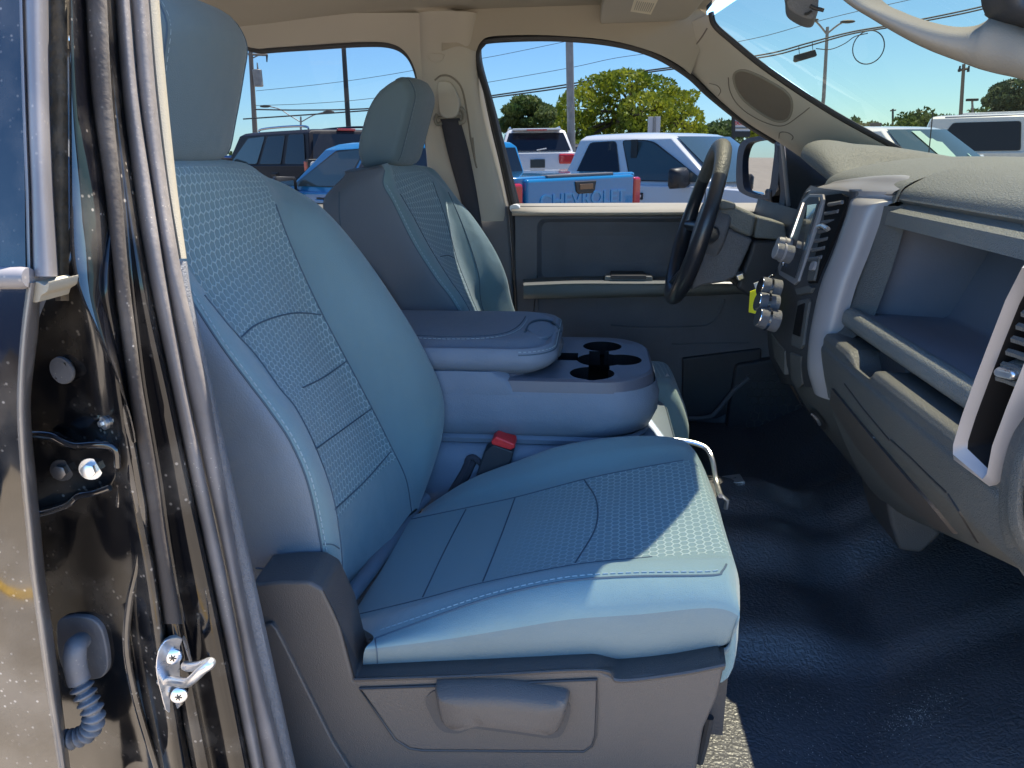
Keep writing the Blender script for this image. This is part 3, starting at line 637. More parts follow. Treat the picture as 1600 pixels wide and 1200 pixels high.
# ---------------------------------------------------------------- centre stack
far = [(1268, 290), (1258, 303), (1243, 340), (1224, 395), (1210, 440), (1203, 480), (1201, 520), (1205, 560), (1222, 598)]
ner = [(1326, 299), (1325, 306), (1318, 345), (1298, 400), (1283, 440), (1272, 485), (1264, 530), (1262, 570), (1272, 606)]
fa = PP(far, 1.60); na = PP(ner, 1.27)
md = [p.lerp(q, .5) + V(-.010, 0, 0) for p, q in zip(fa, na)]
b = B(); b.grid(keygrid([[p + V(.12, .005, 0) for p in fa], [p + V(.012, .004, 0) for p in fa], fa, md, na, [p + V(.02, -.02, 0) for p in na]], 6, 5)); CS = b; CSB = b.bvh()
stack = mk('center_stack', b, M_blk, dash, ang=60)
def emb(px, h, m, name, parent, sm=0, bevel=0, inset=None, base=-.006, bv=None):
    pts = [(p.x, p.y) for p in crs_closed([V(*p, 0) for p in px], sm)] if sm else px
    B0 = B(); bv = bv or CSB; a = []; c = []
    cx = sum(p[0] for p in pts) / len(pts); cy = sum(p[1] for p in pts) / len(pts)
    d0 = ray(cx, cy).normalized(); hh = bv.ray_cast(CAM, d0)
    if hh[0] is None: return None
    n = hh[1] if hh[1].dot(d0) < 0 else -hh[1]
    for p in pts:
        d = ray(*p).normalized(); t_ = (hh[0] - CAM).dot(n) / d.dot(n); g = CAM + d * t_
        q = bv.ray_cast(CAM, d)
        if q[0] is not None and (q[0] - g).length < .03: g = q[0]
        a.append(g + n * h); c.append(g + n * base)
    B0.prism(a, c); return mk(name, B0, m, parent, bevel=bevel, ang=50)
# silver trim band
so_ = [(1408, 301), (1404, 311), (1367, 317), (1354, 331), (1331, 395), (1311, 447), (1296, 502), (1287, 551), (1286, 580), (1298, 625)]
si_ = [(1326, 296), (1328, 302), (1328, 314), (1323, 338), (1303, 395), (1285, 440), (1274, 485), (1266, 530), (1264, 575), (1273, 608)]
sA = [P(*p, 1.205) for p in so_]; sB = [P(*p, 1.275) for p in si_]; sM = [p.lerp(q, .5) + V(-.012, -.004, 0) for p, q in zip(sA, sB)]
b = B(); b.grid(keygrid([[p + V(.025, -.004, 0) for p in sA], sA, sM, sB, [p + V(.02, .0, 0) for p in sB]], 5, 5)); mk('stack_bezel', b, M_silver, stack, ang=60)
b = B(); cap = [(1262, 303), (1272, 289), (1290, 282), (1330, 276), (1375, 274), (1410, 281)]; cap2 = [(1261, 310), (1272, 299), (1298, 297), (1326, 298), (1366, 304), (1407, 303)]
ys_ = [1.6, 1.56, 1.45, 1.33, 1.26, 1.2]
c1 = [P(p[0], p[1], y) + V(.03, 0, 0) for p, y in zip(cap, ys_)]; c2 = [P(p[0], p[1], y) for p, y in zip(cap2, ys_)]
b.grid(keygrid([[p + V(.06, 0, -.004) for p in c1], c1, [p.lerp(q, .55) + V(-.002, 0, .004) for p, q in zip(c1, c2)], [p + V(-.012, 0, 0) for p in c2], [p + V(.02, 0, -.006) for p in c2]], 4, 4)); mk('stack_top_cap', b, M_silver, stack, ang=60)
# radio
rad = emb([(1258, 312), (1268, 304), (1288, 304), (1290, 312), (1250, 440), (1244, 446), (1220, 430), (1218, 418)], .004, M_silver, 'radio', stack, bevel=.0015)
emb([(1262, 316), (1269, 309), (1284, 309), (1285, 315), (1247, 436), (1224, 424)], .006, M_blk, 'radio_face', rad)
emb([(1268, 322), (1283, 320), (1262, 392), (1250, 388)], .008, M_screen, 'screen', rad)
t = B(); t.tube(CS.hits(dense_poly([(1262, 318), (1240, 380), (1228, 420)], 3), .008), .0035, 6); mk('radio_frame', t, M_chrome, rad)
def knob(px, Y, r, ln, m1, m2, name, par):
    p = P(*px, Y); ax = V(-.95, -.08, .25).normalized(); t = B(); t.cyl(p, p + ax * ln, r, r * .88, 24, 0); t.cyl(p + ax * ln * .5, p + ax * ln * .62, r * 1.04, r * 1.04, 24, 1); t.cyl(p + ax * ln * .98, p + ax * (ln + .0015), r * .82, r * .8, 24, 1)
    return mk(name, t, [m1, m2], par, ang=40)
knob((1236, 398), 1.40, .017, .03, M_blk2, M_silver, 'tuning_knob', rad)
knob((1234, 384), 1.50, .014, .024, M_silver, M_silver, 'volume_knob', rad)
# vents
for k, (x0, y0) in enumerate(((1302, 308), )):
    ven = emb([(1294, 306), (1318, 303), (1327, 308), (1322, 330), (1295, 402), (1278, 442), (1266, 443), (1276, 404), (1290, 350)], .004, M_void, 'air_vent', stack)
for k in range(7):
    y = 318 + k * 14.5; x = 1313 - k * 5.4
    t = B(); t.tube(CS.hits([(x - 12, y + 2), (x, y), (x + 9, y - 2)], .006), .0035, 6); mk('vent_slat', t, M_blk2, ven)
t = B(); t.tube(CS.hits([(1289, 357), (1296, 355), (1304, 360)], .012), .004, 8); mk('vent_tab', t, M_steel, ven)
emb([(1274, 408), (1287, 405), (1278, 440), (1267, 440)], .008, M_dashlow, 'vent_wheel_plate', ven, bevel=.001)
emb([(1277, 414), (1284, 411), (1280, 424), (1274, 424)], .012, M_silver, 'vent_wheel', ven, sm=2)
# climate knobs
for (x, y, Y) in ((1216, 452, 1.44), (1212, 476, 1.40), (1214, 500, 1.36)):
    knob((x, y + 2), Y, .021, .036, M_blk2, M_chrome, 'climate_knob', stack)
emb([(1246, 452), (1268, 446), (1274, 450), (1270, 458), (1250, 462)], .006, M_dashlow, 'switch_strip', stack, bevel=.002)
sw = emb([(1250, 470), (1266, 466), (1268, 472), (1258, 540), (1254, 546), (1240, 540), (1240, 532)], .005, M_dashlow, 'device_slot', stack, bevel=.002)
emb([(1252, 478), (1262, 474), (1254, 526), (1244, 522)], .0065, M_void, 'slot_opening', sw)
emb([(1237, 550), (1254, 556), (1256, 600), (1250, 606), (1238, 592)], .004, M_dashlow, 'storage_door', stack, bevel=.002)
emb([(1207, 520), (1228, 548), (1228, 586), (1212, 560)], .003, M_dashlow, 'lower_door', stack, bevel=.002)
# tag hanging at the ignition
kt = thing('key_tag', P(1196, 470, 1.66), 'yellow and white key tag hanging behind the chrome climate knobs', 'key tag')
b = B(); b.pxp([(1172, 456), (1186, 450), (1190, 466), (1184, 491), (1170, 488)], 1.655, 1.658); mk('tag', b, M_yellow, kt)
b = B(); b.pxp([(1178, 443), (1194, 437), (1197, 452), (1182, 456)], 1.648, 1.651); mk('paper_slip', b, M_white, kt); b = B(); b.pxp([(1184, 484), (1207, 482), (1206, 503), (1185, 500)], 1.648, 1.651); mk('paper_slip', b, M_white, kt)
t = B(); t.tube(crs_closed(PP([(1200, 436), (1206, 430), (1212, 434), (1208, 442)], 1.64), 4), .0016, 6, 0, True); mk('key_ring', t, M_chrome, kt)
# ---------------------------------------------------------------- right hand vent and end cap
ol = [(1604, 410), (1577, 463), (1552, 527), (1527, 590), (1504, 653), (1490, 700), (1490, 718), (1546, 760), (1556, 752), (1566, 700), (1590, 637), (1640, 520), (1680, 440), (1660, 400)]
il = [(1614, 428), (1589, 475), (1566, 532), (1543, 592), (1521, 652), (1509, 690), (1508, 702), (1545, 738), (1549, 730), (1556, 695), (1578, 637), (1618, 535), (1655, 455), (1645, 425)]
VY = .71
def vy(l, d=0): return [P(p[0], p[1], VY - (p[0] - 1490) * .00075) + V(d, 0, d * .3) for p in l]
b = B(); b.loops([vy(ol, .03), vy(ol, .0), [p.lerp(q, .5) + V(-.006, 0, 0) for p, q in zip(vy(ol), vy(il))], vy(il, .002)], 0, fill=False); b.loops([vy(il, .002), vy(il, .06)], 1, fill=False)
ev = mk('side_vent', b, [M_silver, M_void], dash, ang=60)
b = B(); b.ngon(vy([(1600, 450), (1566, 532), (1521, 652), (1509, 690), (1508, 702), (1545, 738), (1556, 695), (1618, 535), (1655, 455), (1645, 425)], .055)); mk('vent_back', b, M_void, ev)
for k in range(6):
    y = 492 + k * 20; xl = 1592 - k * 8
    t = B(); t.tube(vy([(xl, y), (xl + 14, y + 4), (xl + 46, y + 16)], .004), .0035, 6); mk('vent_slat', t, M_dashlow, ev)
b = B(); b.prism(vy([(1549, 578), (1562, 566), (1600, 578), (1640, 590), (1630, 618), (1596, 612), (1545, 600)], .006), vy([(1549, 578), (1562, 566), (1600, 578), (1640, 590), (1630, 618), (1596, 612), (1545, 600)], .05)); mk('vent_bar', b, M_dashlow, ev, bevel=.004)
b = B(); q = [(1556, 580), (1562, 572), (1585, 578), (1592, 586), (1586, 594), (1562, 588)]; b.prism(vy(q, -.004), vy(q, .02)); mk('vent_tab', b, M_steel, ev, bevel=.003)
b = B(); q = [(1512, 680), (1525, 660), (1556, 685), (1550, 715), (1543, 728), (1512, 702)]; b.prism(vy(q, .035), vy(q, .055)); mk('vent_floor', b, M_dashlow, ev, bevel=.003)
b = B(); e1 = [(1700, 430), (1640, 560), (1600, 640), (1576, 700), (1564, 760), (1566, 830), (1600, 900), (1680, 1000)]
e2 = [(1720, 440), (1660, 570), (1618, 650), (1592, 705), (1580, 765), (1582, 825), (1612, 880), (1690, 970)]
b.grid(keygrid([[P(p[0], p[1], .70) + V(.05, .04, 0) for p in e1], PP(e1, .66), [P(p[0], p[1], .63) + V(-.004, 0, 0) for p in e2], [P(p[0] + 10, p[1], .60) for p in e2], [P(p[0] + 14, p[1], .60) + V(.05, 0, 0) for p in e2]], 3, 5)); mk('dash_end_cap', b, M_dashlow, dash, ang=50)
b = B(); b.grid(keygrid([[P(p[0] + 22, p[1], .595) for p in e2], [P(p[0] + 120, p[1] + 20, .585) for p in e2]], 3, 4)); mk('dash_end_seal', b, M_trim, dash, solid=.01)
# ---------------------------------------------------------------- steering wheel and column
wc = V(.240, 1.83, 1.432); wt = P(1130, 222, 1.83); wb = P(1047, 470, 1.83); up = (wt - wb); rad_ = up.length / 2 - .012; up.normalize(); sd = V(0.035, 1, 0).normalized(); wc = (wt + wb) / 2
nrm = up.cross(sd).normalized()
if nrm.x > 0: nrm = -nrm
ring = [wc + (up * math.cos(a) + sd * math.sin(a)) * rad_ for a in [2 * math.pi * k / 72 for k in range(72)]]
t = B(); t.tube(ring, [.0185 + .002 * math.cos(3 * 2 * math.pi * k / 72) for k in range(72)], 14, 0, True)
# leather (grained) sections at top and bottom, smooth at the sides
M_leather = mat('wheel_leather', (.075, .078, .075), .5, spec=.5, vor=(330, .0016)); M_rimsm = mat('wheel_smooth', (.022, .024, .03), .3, spec=.5)
for i, fa_ in enumerate(t.f):
    k = fa_[0] // 14; t.m[i] = 0 if (k < 11 or k > 61) else 1
rim = mk('steering_wheel', t, [M_leather, M_rimsm], TR, ang=80)
hubc = wc - nrm * .035
b = B()
hub = crs_closed([hubc + up * .055 - sd * .05, hubc + up * .06 + sd * .05, hubc + up * .0 + sd * .075, hubc - up * .07 + sd * .045, hubc - up * .07 - sd * .045, hubc - sd * .075], 4)
b.prism([p + nrm * .03 for p in hub], [p - nrm * .035 for p in hub]); mk('wheel_hub', b, M_blk2, rim, bevel=.012, ang=60)
for a0 in (96, -96, 160, -160):
    a = R(a0); e = wc + (up * math.cos(a) + sd * math.sin(a)) * (rad_ - .008)
    t = B(); s0 = hubc + (up * math.cos(a) + sd * math.sin(a)) * .05; t.tube([s0, s0.lerp(e, .5) - nrm * .008, e], [.024, .016, .013], 10); mk('wheel_spoke', t, M_rimsm, rim, ang=60)
def colm(px, y0, y1, m, name, bev=.012):
    b = B(); b.pxp(px, y0, y1); return mk(name, b, m, rim if False else TR, bevel=bev, bseg=3, ang=50)
colc = colm([(1120, 330), (1132, 318), (1152, 322), (1184, 336), (1176, 372), (1150, 362), (1122, 345)], 1.765, 1.90, M_dash, 'column_shroud_top')
b = B(); b.pxp([(1122, 316), (1130, 312), (1150, 318), (1150, 326), (1126, 328)], 1.755, 1.80); mk('hazard_switch', b, M_dash, colc, bevel=.004)
colm([(1184, 338), (1226, 349), (1231, 371), (1224, 376), (1178, 372)], 1.775, 1.91, M_dash, 'column_cover')
colm([(1112, 350), (1122, 345), (1150, 362), (1177, 373), (1170, 390), (1150, 434), (1128, 442), (1100, 446), (1080, 455), (1088, 420), (1104, 385)], 1.77, 1.90, M_blk2, 'column_shroud_base', .01)
colm([(1176, 376), (1232, 374), (1240, 420), (1216, 470), (1190, 478), (1150, 450), (1172, 392)], 1.79, 1.95, M_blk, 'column_lower_cover', .01)
b = B(); b.pxp([(1150, 430), (1162, 426), (1164, 436), (1154, 440)], 1.755, 1.78); mk('tilt_lever', b, M_steel, TR, bevel=.003)
# kick panel with hexagon speaker grille
b = B(); b.pxp([(1150, 570), (1215, 560), (1262, 645), (1330, 720), (1130, 715), (1138, 640)], 2.17, 2.22); kp = mk('kick_panel', b, M_blk, TR, bevel=.01)
t = B(); kb = B(); kb.pxp([(1150, 570), (1215, 560), (1262, 645), (1330, 720), (1130, 715), (1138, 640)], 2.17, 2.22)
for i in range(9):
    for j in range(8):
        cx = 1172 + i * 13 + (j % 2) * 6.5; cy = 590 + j * 12
        if (cx - 1212) / 60 + 0 > (cy - 560) / 110 + .2: continue
        hx = [(cx + 7 * math.cos(R(60 * q + 30)), cy + 7 * math.sin(R(60 * q + 30))) for q in range(6)]
        h = kb.hits(hx, .001)
        if len(h) == 6: t.tube(h, .0012, 4, 0, True)
mk('speaker_grille', t, M_dashlow, kp)
# ================================================================ SEATS
YC = 1.40                                   # the car's centre line
def seam(t, bb, px, r=.0016, off=.0002, step=3, dl=True):
    h = bb.hits(dense(px, step) if dl else dense_poly(px, step), off, seam.bv)
    if len(h) > 1: t.tube(h, r * .78, 6)
def stitch(t, bb, px, r=.0008, on=.006, gap=.0035, off=.0008):
    h = bb.hits(dense(px, 2), off, seam.bv)
    if len(h) < 2: return
    pts = resample(h, .001); k = 0; st = int((on + gap) * 1000); n1 = int(on * 1000)
    while k + n1 < len(pts): t.tube([pts[k], pts[k + n1 // 2], pts[k + n1]], r, 5); k += st
PS = thing('car_seat', (-.15, .98, .775), 'near passenger seat in grey hexagon cloth with plastic recline lever on its side', 'car seat', 'front seats')
# ---- backrest
kE = [(636, 800), (668, 745), (692, 672), (690, 610), (655, 532), (612, 462), (560, 388), (505, 326), (450, 290), (412, 274)]
kD = [(643, 800), (634, 748), (612, 700), (581, 638), (542, 564), (504, 492), (470, 420), (447, 365), (430, 318), (408, 276)]
kC = [(533, 945), (534, 872), (521, 782), (494, 702), (463, 640), (436, 606), (400, 556), (360, 512), (318, 460), (300, 445)]
kCtop = [(533, 948), (534, 872), (521, 782), (493, 700), (462, 638), (420, 585), (371, 520), (318, 455), (280, 370), (262, 276)]
kB = [(506, 935), (505, 872), (483, 762), (455, 693), (421, 641), (390, 600), (342, 535), (290, 455), (250, 370), (236, 286)]
def mk3(px, Ys): return [P(p[0], p[1], Ys) if not isinstance(Ys, list) else P(p[0], p[1], Ys[i]) for i, p in enumerate(px)]
E3 = mk3(kE, [1.21, 1.22, 1.225, 1.225, 1.22, 1.215, 1.21, 1.20, 1.185, 1.165]); D3 = mk3(kD, [1.12, 1.12, 1.12, 1.12, 1.115, 1.11, 1.11, 1.11, 1.11, 1.12])
C3 = mk3(kCtop, [.865] * 10); B3 = mk3(kB, [.775, .775, .77, .77, .77, .77, .77, .78, .80, .83])
# side rails behind the piping, and the back
SB = [p + V(-.06, -.004, .005) for p in B3]; SC_ = [p + V(-.13, .01, .012) for p in B3]; KB = [p + V(-.15, .05, .012) for p in B3]
KE = [p + V(-.13, -.05, .012) for p in E3]; KE0 = [p + V(-.10, .005, .01) for p in E3]; E0 = [p + V(-.045, .012, .005) for p in E3]
CB = [c.lerp(q, .5) + V(.016, -.006, 0) for c, q in zip(C3, B3)]; ED = [e.lerp(d, .45) + V(.018, 0, .004) for e, d in zip(E3, D3)]
for k in (8, 9):
    CB[k] = C3[k].lerp(B3[k], .5); ED[k] = E3[k].lerp(D3[k], .5)
MD = [c.lerp(d, .5) + V(-.006 if 0 < k < 8 else 0, 0, .004 if k > 8 else 0) for k, (c, d) in enumerate(zip(C3, D3))]
rl = [KB, SC_, SB, B3, CB, C3, MD, D3, ED, E3, E0, KE0, KE]
# rounded top: two more stations pulled in
cen = sum((r[-1] for r in rl), V(0, 0, 0)) / len(rl)
for r in rl:
    e = r[-1]; r.append(cen.lerp(e, .86) + V(-.012, 0, .018)); r.append(cen.lerp(e, .45) + V(-.012, 0, .024))
rails = [crs(r, 6) for r in rl]; nv = len(rails[0])
cols = [crs_closed([r[j] for r in rails], 5) for j in range(nv)]
rows = [[cols[j][i] for j in range(nv)] for i in range(len(cols[0]))]
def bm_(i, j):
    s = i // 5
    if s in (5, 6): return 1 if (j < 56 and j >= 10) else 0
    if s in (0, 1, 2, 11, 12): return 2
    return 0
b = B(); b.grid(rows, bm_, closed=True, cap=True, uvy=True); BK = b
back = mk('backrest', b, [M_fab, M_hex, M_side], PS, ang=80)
seam.bv = b.bvh()
t = B()
for px in (kD[:-1], [(533, 940)] + kC[1:9], kB[:8]): seam(t, b, px, .0017)
for px in ([(377, 527), (398, 509), (429, 496), (463, 489), (504, 492)], [(473, 606), (505, 590), (542, 564)], [(493, 702), (540, 668), (581, 638)], [(523, 796), (570, 752), (612, 704)]): seam(t, b, px, .0015)
seam(t, b, [(400, 888), (450, 891), (485, 890), (504, 884)], .0015); seam(t, b, [(505, 850), (520, 851), (531, 858)], .0012)
mk('seam', t, M_seam, back)
t = B(); stitch(t, b, [(p[0] + 7 + (0 if p[1] > 500 else 2), p[1] - 1) for p in kB[1:8]]); mk('stitching', t, M_thread, back)
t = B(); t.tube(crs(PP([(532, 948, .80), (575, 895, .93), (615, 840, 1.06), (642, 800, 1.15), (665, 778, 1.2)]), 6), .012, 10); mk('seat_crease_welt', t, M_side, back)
# ---- headrests
hpx = [(616, 254), (627, 220), (639, 172), (644, 145), (636, 124), (626, 117), (612, 121), (592, 137), (574, 165), (562, 202), (556, 232), (558, 252), (568, 266), (595, 262)]
def headrest(off, parent, wd, y0, sc=1.0, seampar=True):
    pr = [P(*p, 1.72) for p in hpx]; c0 = sum(pr, V(0, 0, 0)) / len(pr)
    pr = crs_closed(pr, 4); rows = []; ts = [0, .03, .09, .18, .32, .5, .68, .82, .91, .97, 1]
    for tt in ts:
        q = abs(2 * tt - 1); s = (1 - q ** 5) ** .5 if q < 1 else 0; s = .80 + .20 * s; y = y0 + wd * tt
        bul = .016 * (1 - q * q)
        rows.append([V(c0.x + (p.x - c0.x) * s * sc + (bul if p.x > c0.x else 0), y, c0.z + (p.z - c0.z) * s * sc) + off for p in pr])
    rows = [[c.lerp(sum(rows[0], V(0, 0, 0)) / len(pr), 1) for c in rows[0]]] + [[sum(rows[0], V(0, 0, 0)).__truediv__(len(pr)).lerp(c, .8) + V(0, .002, 0) for c in rows[0]]] + rows + [[sum(rows[-1], V(0, 0, 0)).__truediv__(len(pr)).lerp(c, .8) + V(0, .0, 0) for c in rows[-1]]] + [[sum(rows[-1], V(0, 0, 0)) / len(pr) for c in rows[-1]]]
    b = B(); cols = [[r[i] for r in rows] for i in range(len(pr))]
    b.grid(cols, 0, closed=True); hr = mk('headrest', b, M_hr, parent, ang=80)
    t = B(); idx = list(range(0, 22))
    for ri in (4, len(rows) - 5):
        t = B(); t.tube([rows[ri][i] for i in range(0, 25)], .0013, 6); mk('seam', t, M_seam, hr)
    for ri, sg in ((4, 1), (len(rows) - 5, -1)):
        pts = resample([rows[ri][i] + V(.0012, .006 * sg, .0004) for i in range(0, 20)], .001)
        k = 0; t = B()
        while k + 6 < len(pts): t.tube([pts[k], pts[k + 6]], .0008, 5); k += 10
        mk('stitching', t, M_thread, hr)
    t = B()
    for dy in (.3, .7): t = B(); t.cyl(V(c0.x - .005, y0 + wd * dy, c0.z - .06) + off, V(c0.x - .035, y0 + wd * dy, c0.z - .16) + off, .007); mk('headrest_post', t, M_rubd, hr)
    return c0
hc = sum((P(*p, 1.72) for p in hpx), V(0, 0, 0)) / len(hpx)
# ---- cushion
kA = [(569, 1043), (690, 1037), (800, 1034), (900, 1031), (1010, 1027), (1100, 1014), (1134, 1007), (1138, 1004)]
kA2 = [(570, 1015), (690, 1000), (790, 984), (890, 968), (1000, 960), (1110, 950), (1153, 962), (1149, 975)]
kB2 = [(584, 996), (690, 960), (775, 932), (881, 909), (985, 901), (1112, 899), (1142, 905), (1154, 945)]
kC2 = [(552, 962), (660, 936), (754, 911), (894, 883), (1000, 872), (1095, 866), (1140, 868), (1154, 915)]
kD2 = [(640, 812), (727, 794), (806, 777), (913, 749), (995, 732), (1070, 719), (1097, 733), (1122, 790)]
kE2 = [(668, 796), (735, 753), (813, 722), (875, 700), (960, 687), (1035, 688), (1078, 706), (1104, 760)]
cA = mk3(kA, .735); cA2 = mk3(kA2, .715); cB = mk3(kB2, .74); cC = mk3(kC2, .84); cD = mk3(kD2, 1.12); cE = mk3(kE2, 1.21)
for r, fr in ((cB, 0), (cC, 0), (cD, 0), (cE, 0)):
    pass
cF = [p + V(0, .012, -.11) for p in cE]
for c in (cC, cD, cE, cB): c.append(V(c[-1].x - .004, c[-1].y, 1.0)); c.append(V(c[-1].x - .06, c[-1].y, .985))
cA.append(cA[-1] + V(-.006, 0, -.02)); cA.append(cA[-1] + V(-.06, .01, -.01)); cA2.append(cA[-2] + V(0, 0, .01)); cA2.append(cA[-1] + V(0, 0, .005)); cF.append(cF[-1] + V(-.005, 0, -.02)); cF.append(cF[-1] + V(-.06, 0, 0))
CBm = [p.lerp(q, .5) + V(0, -.004, .010 if 0 < k < 7 else 0) for k, (p, q) in enumerate(zip(cB, cC))]
CDm = [p.lerp(q, .5) + V(0, 0, -.004 if k < 6 else 0) for k, (p, q) in enumerate(zip(cC, cD))]
DEm = [p.lerp(q, .5) + V(0, 0, .012 if 0 < k < 7 else 0) for k, (p, q) in enumerate(zip(cD, cE))]
keys = [[p + V(0, .05, -.03) for p in cA], cA, cA2, cB, CBm, cC, CDm, cD, DEm, cE, cF]
g = keygrid(keys, 5, 6)
def cm_(i, j):
    s = i // 5
    if s in (5, 6): return 1 if j < 41 else 0
    return 2 if s < 2 else 0
b = B(); b.grid(g, cm_, uvy=True); CUS = b; seam.bv = b.bvh()
M_fab_shade = mat('seat_cloth_side_shade', (.128, .168, .182), .85, spec=.25, sheen=.2, bump=(900, .0008), var=(5, .07), soft=(13, .006))  # same seat cloth, its side's duller light put into a greyer colour
cus = mk('cushion', b, [M_fab, M_hexc, M_fab_shade], PS, ang=80)
t = B()
seam(t, b, [(586, 998)] + kB2[1:6] + [(1128, 893), (1136, 880)], .0018); seam(t, b, kC2[:5] + [(1020, 870)], .0012); seam(t, b, kD2[:6], .0015)
for px in ([(728, 796), (695, 860), (660, 934)], [(805, 777), (782, 840), (754, 910)], [(913, 750), (932, 783), (930, 826), (898, 881)]): seam(t, b, px, .0015)
seam(t, b, [(586, 998), (589, 1020), (590, 1041)], .0012)
mk('seam', t, M_seam, cus)
t = B(); stitch(t, b, [(595, 985), (690, 953), (775, 926), (881, 903), (985, 895), (1110, 893), (1126, 886)]); mk('stitching', t, M_thread, cus)
b = B(); b.box((-.04, .98, .95), (.42, .46, .09)); mk('seat_pan', b, M_blk, PS)
# ---- plastic shield with lever
def yv(px): return .700
main = [(390, 914), (440, 909), (482, 909), (505, 922), (532, 980), (553, 1062), (740, 1055), (932, 1046), (968, 1062), (1060, 1052), (1134, 1038), (1122, 1090), (1100, 1140), (1088, 1210), (1080, 1270), (470, 1290), (432, 1060)]
b = B(); fr = PP(main, .700); bk = [V(p.x - .004, p.y + .07, p.z) for p in fr]; b.prism(fr, bk); SH = b
sh = mk('side_shield', b, M_trim, PS, bevel=.005, bseg=3)
b = B()
c1 = [(553, 1060, .700), (740, 1054, .700), (932, 1045, .700), (968, 1061, .700), (1060, 1051, .700), (1134, 1037, .700)]
c2 = [(568, 1046, .738), (740, 1038, .738), (932, 1033, .738), (975, 1031, .738), (1040, 1026, .738), (1130, 1009, .738)]
b.grid(keygrid([[p + V(0, .004, -.012) for p in PP(c1)], PP(c1), PP(c2), [p + V(0, .03, 0) for p in PP(c2)]], 4, 8)); mk('shield_ledge', b, M_trim, sh, ang=30)
b = B(); b.grid(keygrid([PP([(505, 922, .700), (532, 980, .700), (555, 1060, .700)]), PP([(518, 922, .735), (545, 975, .735), (568, 1046, .735)])], 2, 4)); mk('shield_ledge', b, M_blk, sh)
b = B(); b.pxp([(398, 1050), (404, 990), (420, 975), (432, 985), (470, 1060), (520, 1160), (560, 1240), (470, 1260), (430, 1120)], .694, .71, sm=3); mk('hinge_cover', b, M_trim, sh, bevel=.004, bseg=3, ang=60)
gr = [(562, 1076), (740, 1070), (933, 1062), (932, 1110), (930, 1150), (925, 1165), (912, 1174), (780, 1173), (660, 1172), (640, 1169), (618, 1155), (590, 1115)]
b = B(); b.pxp(gr, .697, .72); rp = mk('lever_panel', b, M_trim, sh, bevel=.0025)
t = B(); t.tube(PP(gr, .6985), .0019, 6, 0, True); mk('panel_gap', t, M_rubd, rp)
lo_ = [(665, 1098), (670, 1086), (682, 1079), (720, 1078), (800, 1082), (876, 1092), (889, 1100), (891, 1112), (886, 1132), (878, 1148), (868, 1153), (850, 1153), (800, 1146), (742, 1139), (728, 1142), (716, 1146), (695, 1144), (682, 1134), (672, 1116)]
b = B(); pts = crs_closed(PP(lo_, .6955), 3); cc = sum(pts, V(0, 0, 0)) / len(pts); b.prism(pts, [p + V(0, .02, 0) for p in pts]); mk('lever_recess', b, M_blk, rp, ang=60)
lv = [(682, 1096), (690, 1091), (740, 1090), (800, 1092), (868, 1101), (882, 1106), (883, 1116), (877, 1134), (871, 1146), (860, 1150), (840, 1148), (800, 1142), (742, 1135), (726, 1138), (716, 1142), (700, 1140), (690, 1132), (684, 1112)]
b = B(); pts = crs_closed(PP(lv, .679), 4); cc = sum(pts, V(0, 0, 0)) / len(pts)
def grow(l, k, dy, dz): return [V(cc.x + (p.x - cc.x) * k, p.y + dy, cc.z + (p.z - cc.z) * k + dz) for p in l]
b.loops([grow(pts, 1.06, .022, .008), grow(pts, 1.05, .012, .007), grow(pts, 1.0, .003, .001), grow(pts, .93, -.001, 0), grow(pts, .5, -.002, 0)], 0); mk('recline_lever', b, M_trim, rp, ang=60)
b = B(); b.box((-.06, .97, .87), (.38, .44, .16)); mk('seat_base', b, M_rubd, PS, bevel=.02)
t = B(); t.tube(PP([(1092, 1190), (1100, 1160), (1108, 1120)], .74), .006); mk('wiring_loom', t, M_rubd, PS)
# front bar and slide
t = B(); t.tube(crs(PP([(1020, 690, 1.24), (1060, 688, 1.26), (1098, 697, 1.255), (1112, 715, 1.23), (1119, 752, 1.2), (1126, 775, 1.15)]), 5), .0045, 8); mk('slide_bar', t, M_steel, PS)
b = B(); b.prism(PP([(1124, 757), (1163, 752), (1165, 758), (1126, 763)], 1.5), [p + V(0, .05, -.005) for p in PP([(1124, 757), (1163, 752), (1165, 758), (1126, 763)], 1.5)]); mk('seat_track', b, M_steel, PS)
t = B(); t.tube(PP([(1128, 775), (1136, 782), (1134, 795)], 1.18), .004); mk('track_clip', t, M_steel, PS)
# buckle
b = B(); b.pxp([(756, 707), (770, 694), (803, 706), (797, 728), (783, 752), (745, 775), (735, 770)], 1.215, 1.255); bu = mk('belt_buckle', b, M_blk, PS, bevel=.004)
b = B(); b.pxp([(767, 690), (775, 682), (804, 694), (805, 700), (798, 704), (768, 695)], 1.212, 1.258); mk('release_button', b, M_red, bu, bevel=.003)
t = B(); t.tube(PP([(738, 716), (728, 738), (708, 772)], 1.235), .012, 8); t.tube(crs(PP([(752, 724), (738, 714), (730, 722), (738, 730)], 1.23), 4), .006); mk('buckle_strap', t, M_belt, bu)
# passenger headrest: copy of the same shape
c0 = headrest(V(-.078, -.86 - .015, .018), PS, .245, 1.72)
